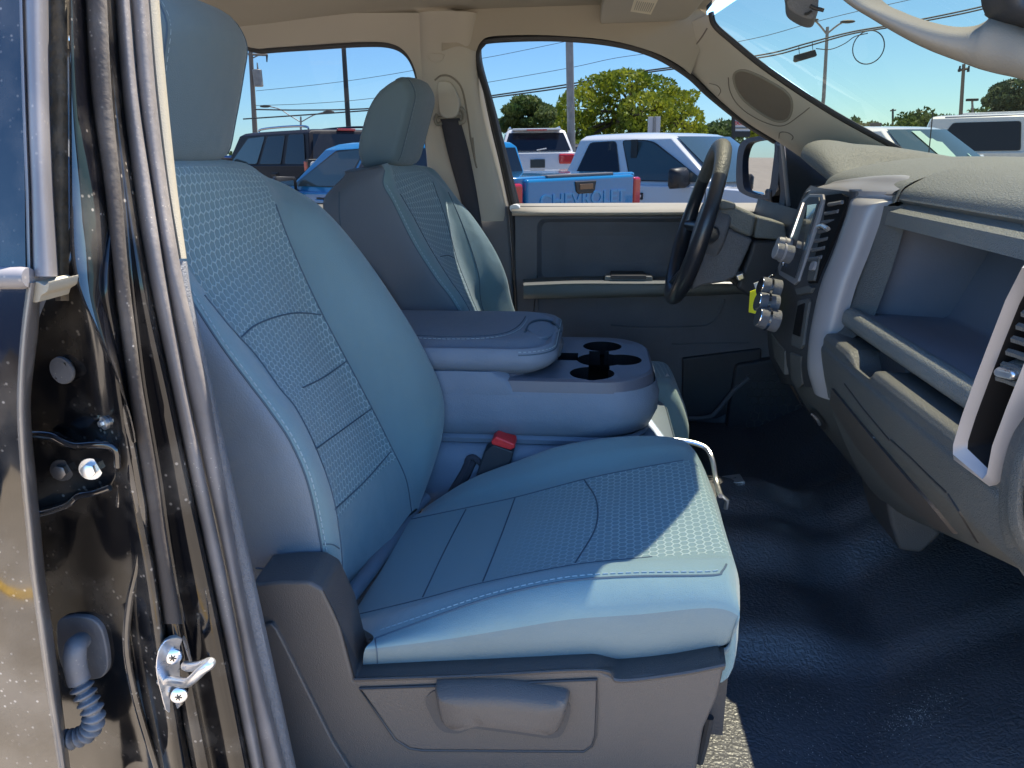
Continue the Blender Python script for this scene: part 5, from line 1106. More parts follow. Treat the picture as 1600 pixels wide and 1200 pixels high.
class Car:
    """x forward from the rear bumper, y to the left, z up"""
    def __init__(s, name, label, cat, pos, ang, L, W, group=None):
        s.pos = Vector(pos); s.c, s.n = math.cos(ang), math.sin(ang); s.L, s.W = L, W
        s.root = thing(name, s.pos, label, cat, group)
    def T(s, x, y, z): return s.pos + V(x * s.c - y * s.n, x * s.n + y * s.c, z)
    def body(s, prof, m, shoulder=.06, name='body', W=None):
        w = (W or s.W) / 2; b = B(); cx = sum(p[0] for p in prof) / len(prof); cz = sum(p[1] for p in prof) / len(prof)
        def ring(y, k): return [s.T(cx + (p[0] - cx) * k, y, cz + (p[1] - cz) * k) for p in prof]
        b.loops([ring(-w, .965), ring(-w + .03, .99), ring(-w + .09, 1), ring(w - .09, 1), ring(w - .03, .99), ring(w, .965)], 0, fill=True); b.ngon(ring(-w, .965))
        return mk(name, b, m, s.root, bevel=.03, bseg=2, ang=50)
    def cabin(s, xb0, xb1, xt0, xt1, zb, zt, wt, m, crown=.04, name='cabin'):
        w0 = s.W / 2 - .04; w1 = wt / 2; s.cab = (xb0, xb1, xt0, xt1, zb, zt, w0, w1); b = B()
        def q(f): 
            a = lambda t: t
            return None
        def ring(z, x0, x1, w): 
            r = .10; return [s.T(x0 + .02, -w, z), s.T(x0, -w + r, z), s.T(x0 - .02, 0, z), s.T(x0, w - r, z), s.T(x0 + .02, w, z), s.T((x0 + x1) / 2, w + .01, z), s.T(x1 - .05, w, z), s.T(x1 + .02, w - r * 1.5, z), s.T(x1 + .08, 0, z), s.T(x1 + .02, -w + r * 1.5, z), s.T(x1 - .05, -w, z), s.T((x0 + x1) / 2, -w - .01, z)]
        cz = zt - .07
        f = (cz - zb) / (zt - zb)
        b.loops([ring(zb - .05, xb0, xb1, w0), ring(cz, xb0 + (xt0 - xb0) * f, xb1 + (xt1 - xb1) * f, w0 + (w1 - w0) * f), ring(zt - .02, xt0 + .02, xt1 - .06, w1 - .05), ring(zt, xt0 + .12, xt1 - .25, w1 - .16), ring(zt + crown * .4, xt0 + .5, xt1 - .7, w1 - .45)], 0)
        return mk(name, b, m, s.root, bevel=.02, bseg=2, ang=55)
    def side_pt(s, u, v, sd, off=.012):
        xb0, xb1, xt0, xt1, zb, zt, w0, w1 = s.cab
        x0 = xb0 + (xt0 - xb0) * v; x1 = xb1 + (xt1 - xb1) * v
        return s.T(x0 + (x1 - x0) * u, sd * (w0 + (w1 - w0) * v + off), zb + (zt - zb) * v)
    def swin(s, quad, sd, m=None, name='window'):
        b = B(); pts = []
        q = [s.side_pt(u, v, sd, .012) for u, v in quad]; c = sum(q, V(0, 0, 0)) / len(q)
        pts = []
        n = len(q)
        for i in range(n):   # rounded corners
            a, p, d = q[i - 1], q[i], q[(i + 1) % n]
            r = .05
            pa = p + (a - p).normalized() * min(r, (a - p).length * .4); pd = p + (d - p).normalized() * min(r, (d - p).length * .4)
            pts += [pa, pa.lerp(p, .5).lerp(p.lerp(pd, .5), .5), pd]
        inn = [p - (p - c).normalized() * .02 for p in pts]
        b.loops([pts, inn], 1, fill=False); b.ngon(inn, 0)
        return mk(name, b, [m or M_wing, M_blkp], s.root, flat=True)
    def endwin(s, front, y0, y1, v0, v1, m, name):
        xb0, xb1, xt0, xt1, zb, zt, w0, w1 = s.cab; b = B(); rows = []
        for v in (v0, (v0 + v1) / 2, v1):
            x = (xb1 + (xt1 - xb1) * v) if front else (xb0 + (xt0 - xb0) * v); w = w0 + (w1 - w0) * v; r = []
            for k in range(9):
                t = y0 + (y1 - y0) * k / 8; bul = (.085 if front else -.02) * (1 - t * t) ; 
                r.append(s.T(x + (bul + .012 if front else bul - .012), t * (w - .07), zb + (zt - zb) * v))
            rows.append(r)
        b.grid(rows); return mk(name, b, m, s.root)
    def wheel(s, x, sd, r=.38):
        b = B(); y = sd * (s.W / 2 - .12); b.cyl(s.T(x, y - .11, r), s.T(x, y + .11, r), r, r, 28); wh = mk('wheel', b, M_tyre, s.root, bevel=.02)
        b = B(); b.cyl(s.T(x, y + sd * .06, r), s.T(x, y + sd * .115, r), r * .64, r * .62, 20); mk('rim', b, M_alloy, wh, bevel=.02)
        b = B(); b.cyl(s.T(x, y - .06, r + .03), s.T(x, y + sd * .115, r + .03), r * 1.16, r * 1.16, 28); mk('wheel_arch', b, M_blkp, s.root)
    def box(s, name, x, y, z, d, m, par=None, bevel=.02):
        b = B(); x0, y0, z0 = d[0] / 2, d[1] / 2, d[2] / 2
        q = [s.T(x + i * x0, y + j * y0, z + k * z0) for k in (-1, 1) for i, j in ((-1, -1), (1, -1), (1, 1), (-1, 1))]
        b.prism(q[:4], q[4:]); return mk(name, b, m, par or s.root, bevel=bevel)
    def mirror(s, x, sd, z, m, m2=None, sc=1):
        b = B(); yc = sd * (s.W / 2 + .13)
        def rg_(xx, k): return [s.T(x + xx, yc + yy_ * k * sc, z + zz * k * sc) for yy_, zz in ((-.13, -.07), (-.10, -.10), (.10, -.10), (.13, -.06), (.13, .07), (.10, .10), (-.11, .09), (-.13, .06))]
        b.loops([rg_(-.06, .94), rg_(-.05, 1), rg_(.02, .97), rg_(.07, .7), rg_(.085, .4)], 0); b.ngon(rg_(-.06, .94)); mi = mk('side_mirror', b, m, s.root, ang=50)
        b = B(); b.tube([s.T(x + .03, sd * (s.W / 2 - .04), z - .07), s.T(x, sd * (s.W / 2 + .1), z - .05)], .028); mk('mirror_arm', b, M_blkp, mi)
        if m2: 
            b = B(); b.prism([s.T(x - .068 * sc, sd * (s.W / 2 + .13) + y, z + zz) for y, zz in ((-.09, -.05), (.09, -.05), (.1, .05), (-.09, .06))], [s.T(x - .045, sd * (s.W / 2 + .13) + y, z + zz) for y, zz in ((-.09, -.05), (.09, -.05), (.1, .05), (-.09, .06))]); mk('mirror_glass', b, m2, mi)
    def handle(s, x, sd, z, m):
        h = s.box('door_handle', x, sd * (s.W / 2 + .004), z, (.26, .02, .09), M_blkp, bevel=.008); s.box('handle_grip', x, sd * (s.W / 2 + .03), z + .005, (.24, .03, .04), m, h, bevel=.01); return h
    def seams(s, xs, z0, z1):
        for x in xs:
            for sd in (1, -1):
                b = B(); b.tube([s.T(x, sd * (s.W / 2 + .001), z0), s.T(x, sd * (s.W / 2 + .001), z1)], .006, 5); mk('door_gap', b, M_blkp, s.root)
def az(px): d = ray(px, 240); return math.atan2(d.x, d.y)
def gp_(px, Y): d = ray(px, 240); x = d.x / d.y * Y; return V(x, Y, gz(Y))
# ---- blue pickup behind the driver's door
a = math.pi - R(37.4); dY = 6.4
RL = gp_(800, dY)
f_ = V(math.cos(a), math.sin(a), 0); r_ = V(f_.y, -f_.x, 0)
C1 = Car('pickup_truck', 'bright blue pickup seen over its tailgate, standing just beyond the driver side windows', 'pickup truck', RL + r_ * .96, a, 5.4, 1.92)
C1.body([(.02, .55), (.02, 1.40), (1.54, 1.40), (1.56, 1.22), (3.95, 1.20), (4.05, 1.19), (5.15, 1.10), (5.35, .98), (5.4, .6), (5.3, .45), (.2, .45)], M_bpaint)
C1.cabin(1.50, 3.98, 1.60, 3.05, 1.22, 1.74, 1.56, M_bpaint)
for sd in (1, -1):
    C1.swin([(.07, .08), (.43, .08), (.43, .86), (.10, .84)], sd); C1.swin([(.46, .08), (.92, .08), (.80, .84), (.46, .87)], sd, M_wshd)
    for x in (1.0, 4.5): C1.wheel(x, sd)
    C1.handle(3.0, sd, 1.10, M_bpaint); C1.handle(2.1, sd, 1.10, M_bpaint); C1.mirror(3.62, sd, 1.27, M_blkp, M_mirror, 1.1)
    C1.box('tail_light', .06, sd * .90, 1.12, (.16, .13, .46), M_tail, bevel=.03)
C1.endwin(False, -1, 1, .1, .85, M_wing, 'rear_window'); C1.endwin(True, -1, 1, .08, .92, M_wshd, 'windshield')
tg = C1.box('tailgate', .0, 0, 1.10, (.07, 1.62, .56), M_bpaint, bevel=.03)
C1.box('bed_rail_cap', .05, 0, 1.392, (.10, 1.0, .03), mat('grey_cap', (.12, .12, .13), .5), tg, bevel=.012)
b = B(); hp_ = [(-.16, .06), (-.14, -.03), (-.10, -.055), (.10, -.055), (.14, -.03), (.16, .06)]
b.prism([C1.T(-.05, -y, 1.28 + z) for y, z in hp_], [C1.T(-.02, -y, 1.28 + z) for y, z in hp_]); th = mk('tailgate_handle', b, M_blkp, tg, bevel=.01)
C1.box('handle_bezel', -.052, 0, 1.29, (.01, .2, .05), mat('bronze_insert', (.22, .13, .08), .3, metal=.6), th, bevel=.005)
def text_on(body, txt, size, M4, m, name, par, extr=.006, sx=1.0):
    cu = bpy.data.curves.new(name, 'FONT'); cu.body = txt; cu.size = size; cu.extrude = extr; cu.align_x = 'CENTER'; cu.align_y = 'CENTER'; cu.offset = size * .02
    o = bpy.data.objects.new('tmp_text', cu); COL.objects.link(o); bpy.context.view_layer.update()
    me = bpy.data.meshes.new_from_object(o.evaluated_get(bpy.context.evaluated_depsgraph_get())); bpy.data.objects.remove(o)
    b = B(); S = Matrix.Diagonal((sx, 1, 1, 1)); b.v = [M4 @ (S @ v.co) for v in me.vertices]
    for p in me.polygons: b.face(tuple(p.vertices))
    bpy.data.meshes.remove(me); return mk(name, b, m, par, flat=True)
def frame(o, ex, ez):   # text x axis, text up axis
    n = ex.cross(ez); return Matrix(((ex.x, ez.x, n.x, o.x), (ex.y, ez.y, n.y, o.y), (ex.z, ez.z, n.z, o.z), (0, 0, 0, 1)))
text_on(None, 'CHEVROLET', .165, frame(C1.T(-.036, 0, 1.175), r_, V(0, 0, 1)), mat('blue_letter', (.010, .28, .60), .25, coat=.8), 'tailgate_lettering', tg, .006, 1.42)
# ---- dark grey boxy utility vehicle
a = math.pi - R(38.4); dY = 13.6; f_ = V(math.cos(a), math.sin(a), 0); r_ = V(f_.y, -f_.x, 0)
RL = gp_(480, dY); C2 = Car('parked_suv', 'dark grey boxy sport utility vehicle with roof rails behind the passenger headrest', 'suv', RL + r_ * .95, a, 4.85, 1.9)
C2.body([(.0, .55), (.02, 1.27), (.1, 1.30), (3.5, 1.28), (3.6, 1.26), (4.65, 1.14), (4.83, 1.0), (4.85, .55), (4.7, .4), (.15, .4)], M_gpaint)
C2.cabin(.02, 3.62, .12, 2.95, 1.28, 1.93, 1.58, M_gpaint, .04)
for sd in (1, -1):
    C2.swin([(.04, .02), (.26, .02), (.26, .88), (.06, .88)], sd); C2.swin([(.30, .02), (.55, .02), (.55, .86), (.30, .86)], sd); C2.swin([(.58, .02), (.93, .02), (.83, .84), (.58, .86)], sd, M_wshd)
    for x in (.95, 3.85): C2.wheel(x, sd, .39)
    C2.mirror(3.2, sd, 1.33, M_gpaint, None, 1.1); C2.handle(2.2, sd, 1.1, M_gpaint); C2.handle(1.3, sd, 1.1, M_gpaint)
    tl = C2.box('tail_light', .03, sd * .86, 1.08, (.13, .20, .62), M_blkp, bevel=.02); C2.box('red_lens', .07, sd * .935, 1.05, (.16, .05, .6), M_tail, tl, bevel=.01)
    for zz in (1.27, 1.10):
        b = B(); b.cyl(C2.T(-.035, sd * .86, zz), C2.T(-.055, sd * .86, zz), .078, .07, 20); mk('round_lens', b, M_clear, tl)
    b = B(); b.tube(crs([C2.T(.35, sd * .68, 1.90), C2.T(.42, sd * .68, 1.98), C2.T(1.2, sd * .69, 2.0), C2.T(2.2, sd * .69, 1.98), C2.T(2.3, sd * .69, 1.90)], 4), .022); mk('roof_rail', b, M_chr if sd > 0 else M_blkp, C2.root)
C2.endwin(False, -1, 1, .05, .86, M_wing, 'rear_window'); C2.endwin(True, -1, 1, .08, .92, M_wshd, 'windshield')
C2.box('brake_light', .10, 0, 1.92, (.05, .4, .04), M_tail, bevel=.01); C2.box('chrome_strip', -.01, .1, 1.20, (.03, .9, .05), M_chr, bevel=.01)
# ---- white crossover, seen from behind
dY = 18.5; p0 = gp_(840, dY); dirv = V(p0.x, p0.y, 0).normalized(); a = math.atan2(dirv.y, dirv.x) + R(4)
C3 = Car('parked_suv', 'white crossover with red tail lights facing away beside the metal light pole', 'suv', p0, a, 4.7, 1.93)
C3.body([(.0, .6), (.0, .95), (.05, 1.15), (.25, 1.16), (3.4, 1.08), (4.4, .98), (4.65, .8), (4.7, .5), (4.5, .35), (.2, .35)], M_wpaint)
C3.cabin(.08, 3.5, .55, 2.7, 1.12, 1.72, 1.42, M_wpaint, .05)
C3.endwin(False, -1, 1, .12, .84, M_wing, 'rear_window'); C3.endwin(True, -1, 1, .1, .9, M_wshd, 'windshield')
for sd in (1, -1):
    C3.swin([(.10, .1), (.5, .08), (.5, .85), (.16, .80)], sd); C3.swin([(.53, .08), (.92, .08), (.8, .84), (.53, .86)], sd)
    for x in (.9, 3.8): C3.wheel(x, sd, .37)
    C3.box('tail_light', .06, sd * .72, 1.0, (.2, .40, .24), M_tail, bevel=.05)
    b = B(); b.tube([C3.T(.8, sd * .62, 1.72), C3.T(1.0, sd * .63, 1.77), C3.T(2.4, sd * .63, 1.76), C3.T(2.6, sd * .63, 1.70)], .02); mk('roof_rail', b, M_spaint, C3.root)
C3.box('number_plate', -.015, 0, .90, (.02, .36, .2), mat('dark_plate', (.03, .045, .05), .4), bevel=.01)
C3.box('roof_spoiler', .42, 0, 1.70, (.3, 1.2, .05), M_wpaint, bevel=.02); C3.box('brake_light', .28, 0, 1.685, (.03, .5, .03), M_tail, bevel=.005)
b = B(); b.tube([C3.T(.04, .02, 1.21), C3.T(.06, -.22, 1.25)], .014); mk('rear_wiper', b, M_clear, C3.root)
b = B()
for y, z in ((.42, 1.36), (.30, 1.36)):
    pass
# ---- white pickup side on
a = R(-37)
C4 = Car('pickup_truck', 'white crew cab pickup parked side on behind the steering wheel', 'pickup truck', V(-1.395, 12.65, 0), a, 5.8, 2.0)
C4.body([(.02, .6), (.02, 1.32), (1.85, 1.34), (1.87, 1.20), (4.1, 1.18), (4.3, 1.17), (5.6, 1.10), (5.78, .95), (5.8, .6), (5.6, .45), (.3, .45)], M_wpaint)
C4.cabin(1.80, 4.35, 2.02, 3.45, 1.19, 1.83, 1.52, M_wpaint, .05)
for sd in (1, -1):
    C4.swin([(.09, .08), (.42, .06), (.42, .86), (.14, .84)], sd); C4.swin([(.48, .06), (.93, .06), (.79, .82), (.70, .87), (.48, .87)], sd, M_wshd)
    for x in (1.1, 4.8): C4.wheel(x, sd, .4)
    C4.handle(3.12, sd, 1.04, M_chr); C4.handle(2.25, sd, 1.04, M_chr); C4.mirror(3.85, sd, 1.28, M_blkp, None, 1.25)
    C4.box('window_pillar', 2.99, sd * (.86), 1.48, (.10, .02, .54), M_blkp, bevel=.004)
C4.endwin(False, -1, 1, .1, .85, M_wing, 'rear_window'); C4.endwin(True, -1, 1, .06, .92, M_wshd, 'windshield')
for sd in (1, -1): C4.box('headlight', 5.74, sd * .8, .95, (.12, .34, .2), M_clear, bevel=.03)
C1.seams((1.62, 2.75, 3.8), .6, 1.19); C4.seams((1.95, 2.98, 4.15), .6, 1.17)
# ---- dark and silver cars glimpsed past the pole
dY = 24; p5 = gp_(905, dY); p5.z = .4; C5 = Car('parked_car', 'small dark car with red tail light half hidden behind the white crossover', 'car', p5, R(100), 4.4, 1.8)
C5.body([(0, .5), (.0, .95), (.4, 1.0), (3.2, .95), (4.2, .8), (4.4, .5), (4.2, .3), (.2, .3)], M_gpaint); C5.cabin(.3, 3.3, .9, 2.3, .96, 1.45, 1.25, M_gpaint)
C5.endwin(False, -1, 1, .1, .85, M_wing, 'rear_window')
for sd in (1, -1): C5.box('tail_light', .04, sd * .7, .85, (.12, .3, .22), M_tail, bevel=.04); C5.wheel(.8, sd, .33); C5.wheel(3.5, sd, .33); C5.swin([(.1, .08), (.88, .08), (.74, .84), (.2, .84)], sd)
dY = 27; p6 = gp_(928, dY); p6.z = -.15; C6 = Car('parked_car', 'pale silver saloon glimpsed between the dark car and the white pickup', 'car', p6, R(20), 4.5, 1.8)
C6.body([(0, .5), (.0, .95), (.4, 1.0), (3.2, .95), (4.2, .8), (4.4, .5), (4.2, .3), (.2, .3)], M_spaint); C6.cabin(.3, 3.3, .9, 2.3, .96, 1.45, 1.25, M_spaint)
for sd in (1, -1): C6.wheel(.8, sd, .33); C6.wheel(3.5, sd, .33); C6.swin([(.08, .08), (.48, .08), (.48, .85), (.2, .84)], sd); C6.swin([(.52, .08), (.9, .08), (.76, .84), (.52, .85)], sd)
# ---- white pickup seen through the windshield
a = R(-58)
C7 = Car('pickup_truck', 'white pickup with papers on its dashboard, nose towards the windshield on the right', 'pickup truck', V(3.218, 15.966, 0), a, 5.8, 2.0)
C7.body([(.02, .6), (.02, 1.36), (1.85, 1.38), (1.87, 1.24), (4.1, 1.28), (4.3, 1.30), (5.6, 1.24), (5.78, 1.05), (5.8, .6), (5.6, .45), (.3, .45)], M_wpaint)
C7.cabin(1.80, 4.35, 2.02, 3.45, 1.27, 1.93, 1.52, M_wpaint, .05)
for sd in (1, -1):
    C7.swin([(.09, .08), (.45, .06), (.45, .86), (.14, .84)], sd); C7.swin([(.48, .06), (.93, .06), (.79, .82), (.70, .87), (.48, .87)], sd, M_wshd)
    for x in (1.1, 4.8): C7.wheel(x, sd, .4)
    C7.mirror(3.85, sd, 1.36, M_wpaint, None, 1.2); C7.handle(3.1, sd, 1.1, M_chr); C7.box('headlight', 5.74, sd * .8, 1.0, (.12, .34, .2), M_clear, bevel=.03)
C7.endwin(False, -1, 1, .1, .85, M_wing, 'rear_window'); ws = C7.endwin(True, -1, 1, .03, .92, M_wshd, 'windshield')
def on_ws(C, t, v, off=.02):
    xb0, xb1, xt0, xt1, zb, zt, w0, w1 = C.cab; x = xb1 + (xt1 - xb1) * v; w = w0 + (w1 - w0) * v
    return C.T(x + .085 * (1 - t * t) + .012 + off, t * (w - .07), zb + (zt - zb) * v)
M_paper = mat('window_paper', (.30, .50, .46), .6)
b = B(); b.ngon([on_ws(C7, t, v) for t, v in ((-.28, .08), (.06, .08), (.16, .62), (.02, .64), (-.02, .70), (-.12, .70), (-.16, .88), (-.42, .88))]); mk('window_sticker', b, M_paper, ws)
b = B(); b.ngon([on_ws(C7, t, v) for t, v in ((.50, .10), (.56, .36), (.60, .34), (.58, .22), (.72, .24), (.72, .10))]); mk('dash_papers', b, M_paper, ws)
t = B(); t.tube([C7.T(4.35, -.75, 1.30), C7.T(4.30, -.75, 2.08)], .008, 6); mk('radio_aerial', t, M_blkp, C7.root)
t = B(); t.tube([on_ws(C7, q, .02 + .03 * abs(q), .03) for q in (-.6, -.2, .2, .5)], .012, 6); mk('wiper', t, M_blkp, C7.root)
C7.box('shark_fin', 2.5, .3, 1.97, (.22, .06, .10), M_blkp, bevel=.02)
# ---- long white van
a = R(-25); p0 = gp_(1425, 17); p0.z = .25; C8 = Car('parked_van', 'long white van with ribbed roof and dark side glass, far right behind the white pickup', 'van', p0 - V(math.sin(a), -math.cos(a), 0), a, 6.0, 2.0)
C8.body([(.02, .5), (.05, 1.25), (4.6, 1.25), (5.8, 1.1), (6, .7), (5.8, .4), (.2, .4)], M_wpaint)
C8.cabin(.02, 5.3, .25, 4.6, 1.22, 1.98, 1.62, M_wpaint, .04)
for sd in (1, -1):
    C8.swin([(.06, .06), (.36, .06), (.36, .8), (.10, .8)], sd); C8.swin([(.39, .06), (.66, .06), (.66, .8), (.39, .8)], sd); C8.swin([(.69, .06), (.93, .06), (.83, .8), (.69, .8)], sd)
    for x in (1.1, 4.8): C8.wheel(x, sd, .37)
    b = B(); b.tube([C8.T(.5, sd * .78, 1.93), C8.T(4.3, sd * .78, 1.93)], .025); mk('roof_gutter', b, M_spaint, C8.root)
for y in (-.5, -.2, .1, .4): b = B(); b.tube([C8.T(.8, y, 2.0), C8.T(3.8, y, 2.0)], .025); mk('roof_rib', b, M_wpaint, C8.root)
C8.endwin(True, -1, 1, .08, .8, M_wshd, 'windshield')
# ---- dark neighbour on the near side, mirrored in the rear door
C9 = Car('parked_car', 'dark navy estate car in the next bay, reflected in the black rear door', 'car', V(-7.4, -2.55, 0), 0, 4.9, 1.85)
M_navy = mat('navy_paint', (.012, .016, .035), .15, coat=.8)
C9.body([(0, .35), (.0, .95), (.4, 1.0), (3.4, .95), (4.6, .8), (4.9, .6), (4.8, .25), (.2, .25)], M_navy); C9.cabin(.1, 3.5, .5, 2.6, .97, 1.5, 1.3, M_navy)
for sd in (1, -1): C9.wheel(.9, sd, .34); C9.wheel(3.9, sd, .34); C9.swin([(.06, .08), (.46, .08), (.46, .85), (.14, .84)], sd); C9.swin([(.5, .08), (.9, .08), (.76, .84), (.5, .85)], sd)
C9.endwin(True, -1, 1, .08, .9, M_wshd, 'windshield')
# ================================================================ TREES, POLES, WIRES
def leafmat(name, c1, c2):
    m = bpy.data.materials.new(name); m.use_nodes = True; t = m.node_tree; n = t.nodes; p = n['Principled BSDF']
    ob = n.new('ShaderNodeTexCoord'); nz = n.new('ShaderNodeTexNoise'); nz.inputs['Scale'].default_value = .8; nz.inputs['Detail'].default_value = 5
    t.links.new(ob.outputs['Object'], nz.inputs['Vector']); r = n.new('ShaderNodeValToRGB'); r.color_ramp.elements[0].color = (*c1, 1); r.color_ramp.elements[1].color = (*c2, 1)
    r.color_ramp.elements[0].position = .35; r.color_ramp.elements[1].position = .65; t.links.new(nz.outputs['Fac'], r.inputs[0]); t.links.new(r.outputs[0], p.inputs['Base Color'])
    p.inputs['Roughness'].default_value = .6; p.inputs['Specular IOR Level'].default_value = .25
    tl = n.new('ShaderNodeBsdfTranslucent'); t.links.new(r.outputs[0], tl.inputs[0]); mx = n.new('ShaderNodeMixShader'); mx.inputs[0].default_value = .35
    t.links.new(p.outputs[0], mx.inputs[1]); t.links.new(tl.outputs[0], mx.inputs[2]); t.links.new(mx.outputs[0], n['Material Output'].inputs[0]); return m
M_leaf = leafmat('maple_leaves', (.11, .18, .02), (.34, .36, .03)); M_pine = leafmat('pine_needles', (.06, .11, .03), (.17, .21, .07)); M_far = leafmat('far_leaves', (.05, .09, .03), (.12, .17, .05)); M_blue = leafmat('grey_green_leaves', (.045, .08, .05), (.09, .13, .07))
M_bark = mat('bark', (.10, .08, .06), .9, bump=(20, .02))
def leaves(b, c, r, n, s, rnd, shell=.55):
    for _ in range(n):
        while True:
            q = V(rnd.uniform(-1, 1), rnd.uniform(-1, 1), rnd.uniform(-1, 1))
            if q.length < 1: break
        q = q.normalized() * (shell + (1 - shell) * q.length); p = c + V(q.x * r[0], q.y * r[1], q.z * r[2])
        d = V(rnd.gauss(0, 1), rnd.gauss(0, 1), rnd.gauss(0, .7)).normalized(); e = d.orthogonal().normalized(); k = s * rnd.uniform(.6, 1.3)
        a = rnd.uniform(0, 6.28); e = (e * math.cos(a) + d.cross(e) * math.sin(a)); f = d.cross(e)
        o = len(b.v); b.v += [p - e * k, p + f * k * .45, p + e * k, p - f * k * .45]; b.face((o, o + 1, o + 2, o + 3))
def tree(name, label, base, h, clumps, n, s, m, seed, tr=.2, fork=.3, group=None):
    rnd = random.Random(seed); T = thing(name, base, label, 'tree', group); b = B(); top = base + V(0, 0, h * fork)
    b.tube([base, base.lerp(top, .5) + V(.05, .03, 0), top], [tr * 1.2, tr, tr * .8], 9)
    for c, r in clumps:
        m1_ = top.lerp(c, .5) + V(rnd.uniform(-.3, .3), rnd.uniform(-.3, .3), -.1 * r[2]); b.tube(crs([top, m1_, c + V(0, 0, -.2 * r[2])], 4), [tr * .5 * (1 - i / 10) for i in range(9)], 6)
        for _ in range(3):
            e = c + V(rnd.uniform(-1, 1) * r[0] * .7, rnd.uniform(-1, 1) * r[1] * .7, rnd.uniform(-.2, .8) * r[2]); b.tube([m1_.lerp(c, .6), e], [tr * .18, tr * .05], 5)
    mk('trunk', b, M_bark, T)
    b = B(); tot = sum(r[0] * r[2] for c, r in clumps)
    for c, r in clumps: leaves(b, c, r, int(n * r[0] * r[2] / tot), s, rnd)
    mk('crown', b, m, T, flat=True); return T
def cl(px, py, Y, rx, rz, ry=None): c = P(px, py, Y); return (c, (rx, ry or rx, rz))
# big maple: spans px 862-1095, py 115-270 at Y=38
Yt = 38; k_ = Yt / FPX
rnd = random.Random(3); cls = []
for (px, py, rx, rz) in ((905, 165, 32, 24), (935, 140, 34, 20), (975, 128, 38, 16), (1020, 140, 36, 20), (1050, 165, 32, 22), (1072, 190, 24, 22), (1010, 175, 40, 26), (955, 180, 40, 26), (895, 205, 30, 28), (885, 235, 26, 26), (1045, 205, 34, 20), (985, 215, 36, 24), (930, 225, 30, 26), (1078, 150, 12, 8), (870, 215, 16, 18), (1090, 205, 10, 10), (950, 122, 14, 8), (1000, 119, 12, 7)):
    cls.append(cl(px, py, Yt + rnd.uniform(-2, 2), rx * k_, rz * k_, 2.0))
tree('maple_tree', 'large yellow green maple filling the driver window behind the white pickup', gp_(985, Yt), 5.5, cls, 12000, .135, M_leaf, 5, .22, .36)
Yt = 55; k_ = Yt / FPX; cls = [cl(px, py, Yt + random.uniform(-2, 2), rx * k_, rz * k_, 2.5) for (px, py, rx, rz) in ((822, 160, 22, 9), (805, 172, 18, 9), (840, 172, 24, 10), (860, 180, 22, 10), (800, 190, 20, 8), (835, 192, 22, 8), (870, 195, 22, 8), (815, 205, 18, 7), (855, 205, 20, 8), (785, 200, 12, 6))]
tree('pine_tree', 'dark green pine with open layered crown left of the metal light pole', gp_(832, Yt), 8, cls, 9000, .17, M_pine, 8, .25, .5)
Yt = 60; k_ = Yt / FPX; cls = [cl(px, py, Yt, rx * k_, rz * k_, 3) for (px, py, rx, rz) in ((1590, 140, 28, 14), (1575, 155, 24, 10), (1605, 165, 34, 14), (1580, 175, 20, 8), (1640, 150, 30, 20))]
tree('broadleaf_tree', 'grey green tree rising above the treeline at the right edge of the windshield', gp_(1600, Yt), 9, cls, 6000, .2, M_blue, 11, .3, .5)
Yt = 34; k_ = Yt / FPX; cls = [cl(px, py, Yt, rx * k_, rz * k_, 1) for (px, py, rx, rz) in ((905, 235, 14, 14), (922, 232, 12, 10), (892, 245, 10, 10))]
tree('small_tree', 'low golden green bush under the maple beside the dark car', gp_(908, Yt), 2, cls, 1500, .12, M_leaf, 13, .06, .3)
Yt = 48; k_ = Yt / FPX; cls = [cl(px, py, Yt, rx * k_, rz * k_, 1) for (px, py, rx, rz) in ((1185, 204, 14, 12), (1205, 208, 10, 9))]
tree('small_tree', 'bright green bush between the dealer sign and the door mirror', gp_(1190, Yt), 2.6, cls, 600, .2, M_leaf, 14, .07, .3)
# far woods
b = B(); rnd = random.Random(21); Yt = 75; k_ = Yt / FPX
for i in range(150):
    px = rnd.choice((rnd.uniform(1330, 1680), rnd.uniform(1330, 1680), rnd.uniform(1085, 1160), rnd.uniform(330, 420)))
    t_ = 196 if px < 1200 else (193 - max(0, px - 1400) * .12 + 6 * math.sin(px * .06)); 
    if px < 430: t_ = 245
    c = P(px, t_ + rnd.uniform(0, 22), Yt + rnd.uniform(-4, 8)); leaves(b, c, (rnd.uniform(.6, 1.3), 1.2, rnd.uniform(.5, 1.1)), 110, .24, rnd)
tag(mk('far_woods', b, M_far, flat=True), 'line of far green trees on the horizon', None, None, 'stuff')
M_pole = mat('galvanised_pole', (.30, .29, .28), .55, metal=.3, var=(6, .2)); M_dpole = mat('dark_pole', (.035, .04, .04), .6); M_wood = mat('weathered_pole_wood', (.20, .18, .16), .9, bump=(30, .01)); M_wire = mat('cable', (.03, .04, .05), .7)
def pole(name, label, px0, px1, Y, r0, r1, m, cat='pole'):
    g0 = P(*px0, Y); g0.z = gz(Y); g1 = P(*px1, Y); T = thing(name, g0, label, cat)
    gx = P(px0[0], px0[1], Y); b = B(); b.tube([V(gx.x, Y, gz(Y)), gx, g1], [r0, r0, r1], 12); mk('post', b, m, T); return T, g1
T_, g1 = pole('light_pole', 'slim dark pole against the sky behind the driver headrest', (545, 205), (533, 10), 22, .075, .06, M_dpole)
b = B(); b.tube([P(545, 250, 22), P(545, 252, 22) + V(0, 0, -.3)], .14); mk('base_collar', b, M_dpole, T_)
b = B(); b.box(g1 + V(0, 0, .1), (.5, .9, .14)); mk('lamp_head', b, M_dpole, T_, bevel=.03)
T_, g1 = pole('light_pole', 'wide grey metal pole standing in front of the maple', (893, 235), (888, -20), 21, .11, .10, M_pole)
